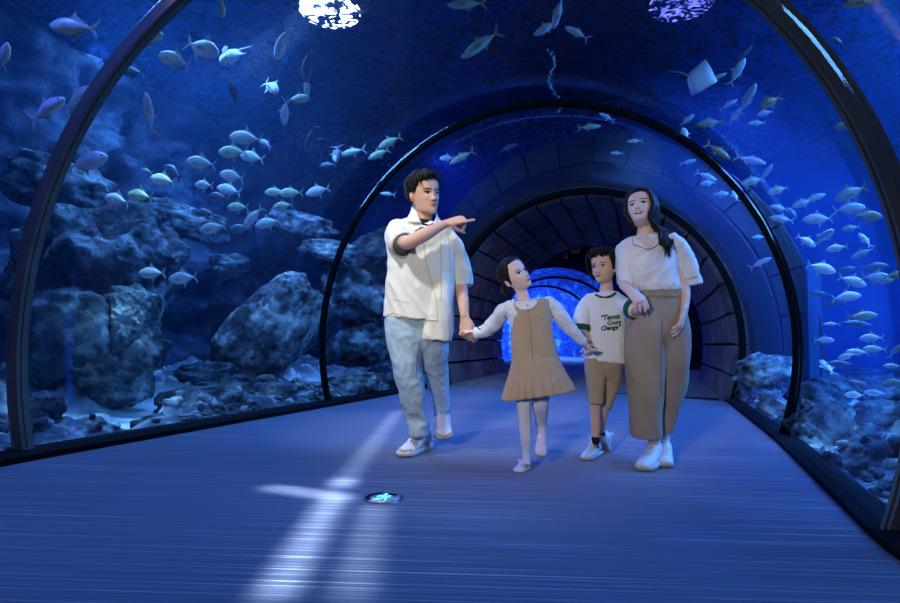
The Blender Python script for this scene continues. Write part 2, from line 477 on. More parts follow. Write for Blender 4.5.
for n_, t in enumerate((.15, 3.4, 6.8)):
    rb = MB(); rr = []
    c, s_ = fpos(t); d = V((-s_.y, s_.x, 0))
    for k_ in range(49):
        a = fa0+(PI-2*fa0)*k_/48; e = s_*math.cos(a)+Z*math.sin(a)
        rr.append([c+e*(FR-.05), c+e*(FR-.05)+d*.1, c+e*(FR+.05)+d*.1, c+e*(FR+.05)])
    rb.loft(rr); structure(obj('trim_%d' % (7+n_), rb, MT['black'], smooth=False), label='arch rib of the far tunnel')

# little devices under the hall ceiling
def device(px, py, d, w, h, name, label, cat):
    c = P(px, py, d); m = MB(); m.box(c, R2*w/2, FH*.06, Z*h/2)
    rt = obj(name, m, mat('grey_plastic', rgb(120, 118, 112), .6), smooth=False, label=label, category=cat); place_origin(rt, c)
    m = MB(); m.tube([c+TOC*.05, c+TOC*.075], [h*.22, h*.22], 16, n=1, round_ends=False); obj('lens' if cat == 'camera' else 'grille', m, MT['black'], rt)
    top = c+Z*h/2; m = MB(); zc = 3.75 if d > 13 else 3.0
    m.tube([top, V((top.x, top.y, zc))], [.015, .015], 8, n=1, round_ends=False); obj('bracket', m, MT['black'], rt)
device(575.5, 248.5, 13.6, .2, .22, 'speaker_box', 'small grey speaker box hanging in the dark hall beyond the passage', 'speaker')
device(597, 243.5, 13.4, .13, .15, 'security_camera', 'small pale camera hanging right of the grey speaker box', 'camera')
device(565.5, 256, 13.8, .09, .12, 'ceiling_sensor', 'tiny grey sensor hanging left of the grey speaker box', 'sensor')

# ------------------------------------------------------------------ water, tank, seabed
WS = 4.6
XL, XR, Y0, Y1 = -7.6, 11.5, -5.0, PB.y+.2
k = N('tank_water')
ab = k.n('ShaderNodeVolumeAbsorption', Color=(.10, .50, .96, 1), Density=WABS)
sc = k.n('ShaderNodeVolumeScatter', Color=(.12, .42, 1, 1), Density=WSCA, Anisotropy=.3)
ad = k.n('ShaderNodeAddShader'); k.l(ab.outputs[0], ad.inputs[0]); k.l(sc.outputs[0], ad.inputs[1]); k.l(ad.outputs[0], k.out.inputs['Volume'])
MT['water'] = k.m
m = MB(); m.bx((XL, Y0, -1.2), (XR, Y1, WS))
rings = []
for j in range(40):
    y = -4.6+(8.62+4.6)*j/39
    rings.append([hp(y, 2*PI*q/64, RAD+.09) for q in range(64)])
for u in (.3, 1, 2, 3, PLEN-.1): rings.append([PA+AX*u+SX*((RAD+.3)*math.cos(2*PI*q/64))+Z*((RAD+.3)*math.sin(2*PI*q/64)) for q in range(64)])
n0 = len(m.f); m.loft(rings)
me = m.mesh('tank_water', False)
bm = bmesh.new(); bm.from_mesh(me); bm.faces.ensure_lookup_table()
box = [f for f in bm.faces if f.index < n0]; cav = [f for f in bm.faces if f.index >= n0]
bmesh.ops.recalc_face_normals(bm, faces=box); bmesh.ops.recalc_face_normals(bm, faces=cav)
c0 = sum((f.calc_center_median() for f in cav[:640]), V())/640
# box faces out of the tank, cavity faces into the tunnel
bc = V(((XL+XR)/2, (Y0+Y1)/2, 1.7))
if sum((f.calc_center_median()-bc).dot(f.normal) for f in box) < 0: bmesh.ops.reverse_faces(bm, faces=box)
if sum((f.calc_center_median()-c0).dot(f.normal) for f in cav[:640]) > 0: bmesh.ops.reverse_faces(bm, faces=cav)
bm.to_mesh(me); bm.free()
w = link('tank_water', me, MT['water'], smooth=False, kind='structure', label='clear blue water filling the tank around the tunnel')

# far tank lit behind the far tunnel
MT['bluewall'] = mat('blue_painted_wall', rgb(30, 90, 170), .8, var=rgb(20, 70, 145), scale=.8)  # blue paint also gives the haze effect of the water
k = N('far_tank_wall')
b = k.n('ShaderNodeBsdfPrincipled', Roughness=.8)
v = k.coord('Object'); nz = k.n('ShaderNodeTexNoise', Scale=1.6, Detail=7.0, Distortion=1.5); k.l(v, nz.inputs['Vector'])
c = k.ramp(nz.outputs['Fac'], [(.35, rgb(6, 40, 140)), (.55, rgb(40, 100, 210)), (.66, rgb(150, 190, 240))]); k.l(c, b.inputs['Base Color'])  # palest patches paint sparkle into the wall colour
k.l(b.outputs[0], k.out.inputs['Surface']); MT['far_tank'] = k.m
m = MB(); q0 = e0+AX*(hl+.2)
for a_, b_ in ((-7.5, 0), (5.5, 0)):
    m.box(q0+SX*(fcx+a_)+AX*6.5+Z*1.5, SX*.1, AX*6.5, Z*3)
m.box(q0+SX*(fcx-1)+AX*13+Z*1.5, SX*6.5, AX*.1, Z*3)
m.box(q0+SX*(fcx-1)+AX*6.5+Z*4.5, SX*6.5, AX*6.5, Z*.1)
structure(obj('wall_back', m, MT['far_tank'], smooth=False), label='lit blue wall of the far tank')

# main tank shell
k = N('tank_rock_wall')
b = k.n('ShaderNodeBsdfPrincipled', Roughness=.85)
v = k.coord('Object'); nz = k.n('ShaderNodeTexNoise', Scale=2.2, Detail=9.0, Roughness=.68); k.l(v, nz.inputs['Vector'])
c = k.ramp(nz.outputs['Fac'], [(.3, rgb(14, 18, 28)), (.5, rgb(34, 44, 60)), (.66, rgb(84, 98, 110))]); k.l(c, b.inputs['Base Color'])
bp = k.n('ShaderNodeBump', Strength=.9, Distance=.12); k.l(nz.outputs['Fac'], bp.inputs['Height']); k.l(bp.outputs[0], b.inputs['Normal'])
k.l(b.outputs[0], k.out.inputs['Surface']); MT['rockwall'] = k.m
def fbm(p, o=5, l=2.1, g=.5):
    a = 1; s = 0; 
    for _ in range(o): s += a*noise.noise(p); p = p*l; a *= g
    return s
def ridge(p, o=5):
    a = 1; s = 0
    for _ in range(o): s += a*(1-2*abs(noise.noise(p))); p = p*2.1+V((3.1, 1.7, 9.2)); a *= .5
    return s
# left wall as craggy rock relief
def relief(name, x, y0, y1, z0, z1, amp, sgn, mt, step=.075, seed=0):
    ny = int((y1-y0)/step); nz_ = int((z1-z0)/step); vs = []; fs = []
    for i in range(ny+1):
        for j in range(nz_+1):
            y = y0+(y1-y0)*i/ny; z = z0+(z1-z0)*j/nz_
            p = V((seed, y*.55, z*.8))
            d = fbm(p, 6)*amp+max(0, ridge(p*1.7+V((5, 2, 1)), 4))*amp*.35
            d += .9*smooth01(3.2, -.2, z)*amp
            vs.append((x+sgn*d, y, z))
    for i in range(ny):
        for j in range(nz_):
            a = i*(nz_+1)+j; fs.append((a, a+1, a+nz_+2, a+nz_+1))
    m = MB(); m.add(vs, fs); return structure(obj(name, m, mt), label='craggy rock face at the back of the tank')
relief('wall_left', -6.6, Y0, Y1-.1, -.4, WS, .75, 1, MT['rockwall'])
m = MB(); m.bx((XR-.1, Y0, -.5), (XR, Y1, WS+.1)); structure(obj('wall_right', m, MT['bluewall'], smooth=False), label='blue painted right wall of the tank')
m = MB(); m.bx((XL, Y0-.1, -.5), (XR, Y0, WS+.1)); structure(obj('wall_rear', m, MT['bluewall'], smooth=False), label='tank wall behind the camera')
# far tank wall with an opening for the passage
m = MB(); inner = []; outer = []
for q in range(65):
    a = 2*PI*q/64; d = SX*math.cos(a)+Z*math.sin(a); inner.append(PB-AX*.25+d*(RAD+.3))
    t = 1e9
    if d.x > 1e-4: t = min(t, (XR-PB.x)/d.x)
    if d.x < -1e-4: t = min(t, (XL-PB.x)/d.x)
    if d.z > 1e-4: t = min(t, (WS+.1-PB.z)/d.z)
    if d.z < -1e-4: t = min(t, (-1.2-PB.z)/d.z)
    outer.append(PB-AX*.25+d*t)
m.loft([inner, outer], False, False)
structure(obj('wall_front', m, MT['bluewall'], smooth=False), label='tank end wall around the stone passage')

# seabed
k = N('seabed')
b = k.n('ShaderNodeBsdfPrincipled', Roughness=.9)
v = k.coord('Object'); nz = k.n('ShaderNodeTexNoise', Scale=5.0, Detail=9.0, Roughness=.7); k.l(v, nz.inputs['Vector'])
at = k.n('ShaderNodeAttribute', attribute_name='sand')
c = k.ramp(nz.outputs['Fac'], [(.3, rgb(30, 34, 42)), (.5, rgb(88, 96, 104)), (.62, rgb(190, 190, 182))])
c2 = k.ramp(nz.outputs['Fac'], [(.3, rgb(205, 214, 212)), (.7, rgb(240, 244, 238))])
mx = k.n('ShaderNodeMix', data_type='RGBA'); k.l(at.outputs['Fac'], mx.inputs['Factor']); k.l(c, mx.inputs['A']); k.l(c2, mx.inputs['B'])
k.l(mx.outputs['Result'], b.inputs['Base Color'])
bp = k.n('ShaderNodeBump', Strength=1, Distance=.05); k.l(nz.outputs['Fac'], bp.inputs['Height']); k.l(bp.outputs[0], b.inputs['Normal'])
k.l(b.outputs[0], k.out.inputs['Surface']); MT['seabed'] = k.m
def sandy(x, y):
    s = 0
    for c, rx, ry in SAND: s = max(s, smooth01(1.25, .75, math.hypot((x-c.x)/rx, (y-c.y)/ry)+.35*noise.noise(V((x*3, y*3, 4)))))
    return s
SAND = [(G(86, 426, .0), .60, .50), (G(864, 448, .03), .30, .42), (G(858, 428, .03), .25, .5), (G(852, 412, .03), .3, .7), (G(165, 408, .03), .5, .9), (G(300, 388, .03), .6, 1.2)]
def bedz(x, y, side):
    s, a = station(min(max(y, -4.2), 8.6)); hwid = RAD*math.cos(A0)
    d = abs(x-s)-hwid
    p = V((x*1.1, y*1.1, 7+side))
    h = .02+.08*smooth01(0, .5, d)+fbm(p, 6)*.13*smooth01(0, .35, d)+max(0, ridge(p*2.2, 4)-.4)*.11*smooth01(.05, .4, d)+.05*max(0, d-1)
    sd = sandy(x, y)
    return h*(1-sd)+(.0+fbm(p*1.7, 2)*.02)*sd, sd
def bed(name, x0, x1, side, step=.06):
    nx = int((x1-x0)/step); ny = int((Y1-Y0)/step/1.2); vs = []; fs = []; sn = []
    for i in range(nx+1):
        for j in range(ny+1):
            y = Y0+(Y1-Y0)*j/ny
            yy = min(max(y, -4.2), 8.6); s, a = station(yy); edge = s+side*(RAD*math.cos(A0)+.07)
            far = x1 if side > 0 else x0
            t = i/nx; t = t**1.6
            x = edge+(far-edge)*t
            h, sd = bedz(x, y, side); vs.append((x, y, h)); sn.append(sd)
    for i in range(nx):
        for j in range(ny):
            a = i*(ny+1)+j; fs.append((a, a+1, a+ny+2, a+ny+1))
    m = MB(); m.add(vs, fs); me = m.mesh(name)
    at = me.attributes.new('sand', 'FLOAT', 'POINT')
    at.data.foreach_set('value', sn)
    return structure(link(name, me, MT['seabed']), label='rubbly seabed with patches of pale sand')
bed('seabed_left', XL, -2.1, -1); bed('seabed_right', 2.1, XR, 1)

# rocks
def rockmat(name, a, b_, c_, sc=3.0):
    k = N(name); b = k.n('ShaderNodeBsdfPrincipled', Roughness=.85)
    v = k.coord('Object'); nz = k.n('ShaderNodeTexNoise', Scale=sc, Detail=10.0, Roughness=.68); k.l(v, nz.inputs['Vector'])
    vo = k.n('ShaderNodeTexVoronoi', Scale=sc*2.6); k.l(v, vo.inputs['Vector'])
    c = k.ramp(nz.outputs['Fac'], [(.38, a), (.5, b_), (.61, c_)]); k.l(c, b.inputs['Base Color'])
    ad = k.n('ShaderNodeMath', operation='ADD'); k.l(nz.outputs['Fac'], ad.inputs[0])
    m2 = k.n('ShaderNodeMath', operation='MULTIPLY'); m2.inputs[1].default_value = .35; k.l(vo.outputs['Distance'], m2.inputs[0]); k.l(m2.outputs[0], ad.inputs[1])
    bp = k.n('ShaderNodeBump', Strength=1, Distance=.12); k.l(ad.outputs[0], bp.inputs['Height']); k.l(bp.outputs[0], b.inputs['Normal'])
    k.l(b.outputs[0], k.out.inputs['Surface']); return k.m
MT['rock_pale'] = rockmat('pale_limestone', rgb(26, 32, 38), rgb(104, 114, 118), rgb(214, 216, 206))
MT['rock_mid'] = rockmat('grey_reef_rock', rgb(16, 20, 26), rgb(62, 74, 84), rgb(152, 164, 166))
MT['rock_dark'] = rockmat('dark_reef_rock', rgb(20, 22, 28), rgb(48, 52, 62), rgb(96, 98, 102), 4)

def rock(c, ax, mt, label, seed, sub=5, rough=.28, lump=1.0, grp=None, poly=None):
    """craggy rock; ax = half-axis vectors"""
    bm = bmesh.new(); bmesh.ops.create_icosphere(bm, subdivisions=sub, radius=1)
    sc = (ax[0].length*ax[1].length*ax[2].length)**(1/3)
    for v in bm.verts:
        d = v.co.normalized(); p = d*1.15+V((seed*3.7, seed*1.3, 2))
        r = 1+rough*fbm(p*1.3*lump, 2)*1.3+rough*.55*ridge(p*2.2, 5)*.6+rough*.24*fbm(p*7, 4)-rough*.22*max(0, ridge(p*4.5, 2)-.75)
        # facet the form slightly
        q = d*r; m_ = max(abs(q.x), abs(q.y), abs(q.z)); q = q*(1-.12*smooth01(.8, 1.1, m_))
        v.co = ax[0]*q.x+ax[1]*q.y+ax[2]*q.z
    me = bpy.data.meshes.new('rock'); bm.to_mesh(me); bm.free()
    o = link('rock', me, mt, label=label, category='rock'); o.location = c
    if grp: o['group'] = grp
    return o
def rk(px, py, w, h, d, ang, mt, label, seed, dep=.8, wall=False, **kw):
    """rock centred at a pixel, w x h pixels (full), turned by ang degrees in view, at camera depth d"""
    c = P(px, py, d); s = d/F/2; a = math.radians(ang)
    if wall: return rock(c, (V((0, 1, 0))*w*s*1.15, V((1, 0, 0))*max(.10, h*s*.9), Z*h*s*1.1), mt, label, seed, **kw)
    e1 = RT*math.cos(a)+Z*math.sin(a); e2 = -RT*math.sin(a)+Z*math.cos(a)
    return rock(c, (e1*w*s, FH*min(w, h)*s*dep*1.0, e2*h*s), mt, label, seed, **kw)
# ------------------------------------------------------------------ people
class Fig:
    def __init__(s, fx, fy): s.g = G(fx, fy); s.D = depth(s.g)
    def J(s, px, py, dz=0.0): return P(px, py, s.D+dz)
    def w(s, px, dz=0.0): return px*(s.D+dz)/F
    def rows(s, mb, rows, seg=40, n=4, cap0=True, cap1=True, hem=0.0, top=0.0, wob=None, mi=0, fwd=None, flare=.9):
        """loft of level slices: (xl,yl,xr,yr,half_depth,dz[,exponent]); hem>0 hollows the last opening, top>0 the first"""
        A = []
        for r in rows:
            a = s.J(r[0], r[1], r[5]); b = s.J(r[2], r[3], r[5]); ex = r[6] if len(r) > 6 else 2.3
            A.append(((a+b)/2, (b-a)/2, r[4], ex))
        pts = [q[0] for q in A]
        # resample
        R = []
        for i in range(len(A)-1):
            q0, q1, q2, q3 = A[max(i-1, 0)], A[i], A[i+1], A[min(i+2, len(A)-1)]
            for k in range(n):
                t = k/n
                f = lambda x0, x1, x2, x3: .5*((2*x1)+(x2-x0)*t+(2*x0-5*x1+4*x2-x3)*t*t+(3*x1-x0-3*x2+x3)*t**3)
                R.append((f(q0[0], q1[0], q2[0], q3[0]), f(q0[1], q1[1], q2[1], q3[1]), q1[2]*(1-t)+q2[2]*t, q1[3]*(1-t)+q2[3]*t, i+t))
        R.append((A[-1][0], A[-1][1], A[-1][2], A[-1][3], len(A)-1.0))
        fw = fwd or FH
        def ring(c, a, hd, ex, u, k=1.0, dv=V()):
            out = []
            for j in range(seg):
                th = 2*PI*j/seg; ct, st = math.cos(th), math.sin(th)
                x = math.copysign(abs(ct)**(2/ex), ct); y = math.copysign(abs(st)**(2/ex), st)
                kk = k*(1+(wob(th, u) if wob else 0))
                out.append(c+a*x*kk+fw*(hd*y*kk)+dv)
            return out
        rings = [ring(c, a, hd, ex, u) for c, a, hd, ex, u in R]
        if hem > 0:
            c, a, hd, ex, u = R[-1]; up = (R[-3][0]-R[-1][0]).normalized(); k = 1-min(.3, .012/max(a.length, .02))
            rings += [ring(c, a, hd, ex, u, k), ring(c, a, hd, ex, u, k*flare, up*hem)]
        if top > 0:
            c, a, hd, ex, u = R[0]; dn = (R[2][0]-R[0][0]).normalized(); k = 1-min(.3, .012/max(a.length, .02))
            rings = [ring(c, a, hd, ex, u, k, dn*top), ring(c, a, hd, ex, u, k)]+rings
        mb.loft(rings, cap0, cap1, mi=mi)
        return R
    def tube(s, mb, pts, seg=16, ref=None, n=4, mi=0):
        """pts: (px,py,dz,ra[,rb]) radii in metres"""
        mb.tube([s.J(*p[:3]) for p in pts], [(p[3], p[4] if len(p) > 4 else p[3]) for p in pts], seg, ref, n, mi)

def hand(mb, wrist, d, nrm, sz, curls, thumb=(.5, .35), spread=.0, seg=10, mirror=1, tcurl=25):
    """wrist -> fingers along d, palm facing nrm; thumb side = mirror * (d x nrm); curls = 4 degrees (index..little)"""
    d = d.normalized(); nrm = (nrm-d*nrm.dot(d)).normalized(); sd = d.cross(nrm)*mirror
    k = sz
    mb.tube([wrist-d*.02*k, wrist+d*.015*k, wrist+d*.05*k, wrist+d*.085*k, wrist+d*.098*k],
            [(.028*k, .020*k), (.030*k, .019*k), (.040*k, .017*k), (.042*k, .015*k), (.038*k, .012*k)], 16, sd, 2)
    L = (.074, .083, .077, .060); off = (.031, .011, -.010, -.030)
    for i in range(4):
        c = curls[i]; b0 = wrist+d*(.080-.004*abs(i-1))*k+sd*off[i]*k
        q = [b0]; ang = 0; sp_ = sd*math.sin(math.radians(spread*(1.5-i)))
        for seglen, ca in ((.46, .42), (.30, .38), (.24, .20)):
            ang += c*ca; a = math.radians(ang)
            dr = (d*math.cos(a)+nrm*math.sin(a)+sp_).normalized()
            q.append(q[-1]+dr*L[i]*seglen*k)
        r = (.0102, .0095, .0086, .0074)
        mb.tube([b0-d*.02*k]+q, [r[0]*k]+[x*k for x in r], seg, None, 3)
    # thumb leaves the side of the palm near its base
    t0 = wrist+d*.022*k+sd*.022*k+nrm*.004*k
    td = (d*thumb[0]+sd*(1-thumb[0])+nrm*thumb[1]).normalized()
    t1 = t0+td*.034*k; a = math.radians(tcurl); t2d = (td*math.cos(a)+(d*.8+nrm*.3-sd*.3).normalized()*math.sin(a)).normalized()
    t2 = t1+t2d*.032*k; t3 = t2+t2d*.024*k
    mb.tube([t0, t1, t2, t3], [.014*k, .0115*k, .0105*k, .008*k], seg, None, 3)

HT = [  # t, half width, front, back
    (0.00, .018, .078, .020), (.03, .034, .087, -.004), (.09, .047, .091, -.030), (.17, .056, .089, -.052), (.27, .063, .087, -.070),
    (.37, .070, .087, -.082), (.46, .0745, .086, -.090), (.55, .0765, .088, -.096), (.65, .0775, .090, -.099), (.75, .0765, .087, -.097),
    (.84, .069, .076, -.088), (.91, .056, .060, -.072), (.96, .039, .041, -.052), (.99, .018, .020, -.028), (1.0, .004, .004, -.01)]
class Head:
    def __init__(s, c, H, yaw_, pitch_, roll_, wm=1.0, child=0.0, nose=1.0, jaw=1.0):
        y, p, r = map(math.radians, (yaw_, pitch_, roll_))
        f = (TOC*math.cos(y)+RT*math.sin(y)); s.F = (f*math.cos(p)+Z*math.sin(p)).normalized()
        x = (RT*math.cos(y)-TOC*math.sin(y)); u = (Z*math.cos(p)-f*math.sin(p)).normalized()
        q = Matrix.Rotation(r, 3, s.F)      # roll > 0 : top of head leans to photo left for a face turned to us
        s.U = q @ u; s.X = q @ x
        s.c = V(c); s.H = H; s.k = H/.235; s.wm = wm; s.ch = child; s.nose = nose; s.jaw = jaw
        s.te = .50-.05*child
    def loc(s, x, y, z): return s.c+s.X*x+s.F*y+s.U*z
    def tab(s, t):
        w, f, b = interp(HT, t)
        lower = smooth01(.45, 0, t)
        w *= (1-.10*lower*s.ch)*(1-(1-s.jaw)*lower)
        f -= .010*lower*s.ch
        return w*s.k*s.wm, f*s.k, b*s.k
    def bump(s, x, t):
        k = s.k; x = abs(x)/k; te = s.te; b = 0
        g = lambda cx, ct, sx, st: math.exp(-((x-cx)/sx)**2-((t-ct)/st)**2)
        b -= .0085*g(.031, te, .017, .050)               # eye sockets
        b += .0035*g(.030, te+.105, .022, .030)           # brow ridge
        tn = te-.165                                      # nose tip height
        if tn-.06 < t < te+.09:
            u = (te+.06-t)/(te+.06-tn); hgt = (.004+.019*max(0, u)**1.35) if t >= tn else .023*smooth01(tn-.055, tn, t)
            wd = .0085+.0065*max(0, u)
            b += hgt*s.nose*(1-.25*s.ch)*math.exp(-(x/wd)**2)
            b += .006*s.nose*math.exp(-((x-.012)/.006)**2-((t-tn+.008)/.03)**2)
        tm = te-.275
        b += .0055*g(0, tm+.022, .022, .020)+.0058*g(0, tm-.022, .019, .020)-.002*g(0, tm, .026, .010)
        b += -.004*g(0, tm-.07, .018, .025)+.004*g(0, .03, .016, .05)
        b += .004*g(.043, te-.13, .018, .09)+.003*s.ch*g(.04, te-.2, .022, .07)
        b -= .003*g(.070, te+.12, .015, .10)
        return b*k
    def front(s, x, t):
        w, f, b = s.tab(t); n = 2.15
        q = min(.999, abs(x)/w)
        return f*(1-q**n)**(1/n)+s.bump(x, t)*smooth01(1.0, .75, q)
    def pt(s, x, t, off=0.0):
        """point on the face at width x and height t"""
        e = .002; y = s.front(x, t); z = (t-.5)*s.H
        dx = (s.front(x+e, t)-s.front(x-e, t))/(2*e); dt = (s.front(x, t+.01)-s.front(x, t-.01))/(.02*s.H)
        n = (s.F-s.X*dx-s.U*dt).normalized()
        return s.loc(x, y, z)+n*off
    def ringpt(s, th, t, off=0.0):
        w, f, b = s.tab(t); x = math.sin(th); y = math.cos(th)
        if y >= 0:
            n = 2.15; r = (abs(x)**n+abs(y)**n)**(-1/n); xx = x*r*w; yy = y*r*f+s.bump(xx, t)*smooth01(1.0, .75, abs(xx)/w)
        else:
            n = 2.25; r = (abs(x)**n+abs(y)**n)**(-1/n); xx = x*r*w; yy = -abs(y)*r*abs(b) if b < 0 else y*r*b*-1
        q = s.loc(xx, yy, (t-.5)*s.H)
        if off: q = q+(s.X*xx*1.4+s.F*yy+s.U*((t-.45)*s.H)).normalized()*off
        return q
    def skull(s, mb):
        ts = sorted(set([0, .01, .03]+[.05+.0125*i for i in range(74)]+[.985, .995, 1.0])); ts = [t for t in ts if t <= 1]
        mb.loft([[s.ringpt(2*PI*j/96, t) for j in range(96)] for t in ts])
        for sg in (-1, 1):                                # ears
            k = s.k; c = s.loc(sg*.0765*k*s.wm, -.012*k, (s.te-.055-.5)*s.H)
            out = (s.X*sg*.85-s.F*.5).normalized(); fw = (s.F*.9+s.X*sg*.4).normalized()
            mb.ell(c+out*.004*k, (fw*.017*k, out*.0075*k, (s.U*.97-s.F*.15)*.032*k), 20, 12)
            mb.ell(c+out*.010*k-fw*.008*k+s.U*.006*k, (fw*.010*k, out*.005*k, s.U*.026*k), 16, 10)
    def patch(s, name, outline, mt, parent, off=.0012, dome=0.0, sg=None):
        """small surface piece on the face; outline = (x, t) polygon"""
        m = MB(); cx = sum(p[0] for p in outline)/len(outline); ct = sum(p[1] for p in outline)/len(outline)
        R = []
        for q in (1.0, .75, .5, .25, .02):
            R.append([s.pt(cx+(x-cx)*q, ct+(t-ct)*q, off+dome*(1-q*q)) for x, t in outline])
        base = [s.pt(x, t, -.002) for x, t in outline]
        m.loft([base]+R); return obj(name, m, mt, parent)
    def almond(s, cx, ct, w, h, tilt=0.0, n=20, lower=.8):
        out = []
        for i in range(n):
            a = 2*PI*i/n; x = math.cos(a)*w; y = math.sin(a)*h*(1 if math.sin(a) > 0 else lower)
            y *= (1-.35*abs(math.cos(a))**3)
            sgn = 1 if cx > 0 else -1
            out.append((cx+x, ct+y/s.H+tilt*x*sgn/s.H))
        return out
    def face(s, body, lip='lips', smile=0.0, gaze=(0, 0), eh=1.0, brow=1.0):
        k = s.k; te = s.te
        ew = .0165*k*(1+.15*s.ch); ehh = .0076*k*eh*(1+.22*s.ch)
        for sg in (-1, 1):
            cx = sg*.0315*k
            e = s.patch('eye', s.almond(cx, te, ew, ehh, .08), MT['eye'], body, .0006, .0022)
            ir = .0072*k*(1+.1*s.ch)
            gx, gy = gaze
            s.patch('iris', [(cx+gx*k+ir*math.cos(2*PI*i/16), te+(gy*k+min(ir, ehh*.95)*math.sin(2*PI*i/16))/s.H) for i in range(16)], MT['iris'], e, .0030, .0012)
            up = [(cx+ew*1.12*u, te+(ehh*(1.0-.75*u*u)+(.10*ew*u*sg))/s.H) for u in [i/6-1 for i in range(13)]]
            lid = up+[(x, t+.0024*k/s.H) for x, t in reversed(up)]
            s.patch('eyelash_line', lid, MT['iris'], body, .0026)
            bt = te+.092
            bu = [(cx+sg*.002*k+.0205*k*u*1.05, bt+(.0030*k*(1-u*u)+.0016*k*u*sg)/s.H) for u in [i/6-1 for i in range(13)]]
            bl = [(x, t-.0052*k*brow*(1-.55*abs(u))/s.H) for (x, t), u in zip(bu, [i/6-1 for i in range(13)])]
            s.patch('eyebrow', bu+bl[::-1], MT['brow'], body, .0016)
            s.patch('nostril', [(sg*.0075*k+.0030*k*math.cos(a), te-.195+.0016*k*math.sin(a)/s.H) for a in [2*PI*i/10 for i in range(10)]], MT['nostril'], body, .0012)
        tm = te-.275; mw = .0240*k*(1+.32*smile)*(1-.08*s.ch)
        U_ = [i/8-1 for i in range(17)]
        curve = lambda u: (.006*k*smile*u*u)/s.H
        if smile > .4:
            top = [(mw*u, tm+curve(u)+(.0075*k*(1-u*u))/s.H) for u in U_]; bot = [(mw*u, tm+curve(u)-(.0190*k*(1-u*u))/s.H) for u in U_]
            L_ = s.patch('lips', top+bot[::-1], MT[lip], body, .0012, .0008)
            top = [(mw*.84*u, tm+curve(u*.84)+(.0035*k*(1-u*u))/s.H) for u in U_]; bot = [(mw*.84*u, tm+curve(u*.84)-(.0080*k*(1-u*u))/s.H) for u in U_]
            s.patch('teeth', top+bot[::-1], MT['eye'], L_, .0045)
        else:
            top = [(mw*u, tm+curve(u)+(.0056*k*(1-u*u)*(1-.25*math.exp(-(u/.15)**2)))/s.H) for u in U_]; bot = [(mw*u, tm+curve(u)-(.0072*k*(1-u*u))/s.H) for u in U_]
            L_ = s.patch('lips', top+bot[::-1], MT[lip], body, .0012, .0010)
            mid = [(mw*.95*u, tm+curve(u)+.0007*k/s.H) for u in U_]; s.patch('mouth_line', mid+[(x, t-.0016*k/s.H) for x, t in reversed(mid)], MT['nostril'], L_, .0028)
    def hair(s, name, fn, mt, parent, extra=None, disp=None):
        """hair shell: fn(theta, t) -> thickness (negative hides it under the skin)"""
        ts = [.02+.0163*i for i in range(60)]+[.99, 1.0]
        m = MB()
        rings = []
        for t in ts:
            rings.append([s.ringpt(2*PI*j/120, t, fn(math.atan2(math.sin(2*PI*j/120), math.cos(2*PI*j/120)), t)*s.k) for j in range(120)])
        m.loft(rings)
        if extra: extra(m)
        return obj(name, m, mt, parent)

def locks(m, roots, seg=7):
    """tapered locks: list of (points, r0)"""
    for pts, r in roots:
        L = len(pts); rad = [(r*(.65 if i == 0 else 1)*(1-.85*(i/(L-1))**1.6), r*.55*(1-.8*(i/(L-1))**1.6)) for i in range(L)]
        m.tube(pts, rad, seg, None, 3)

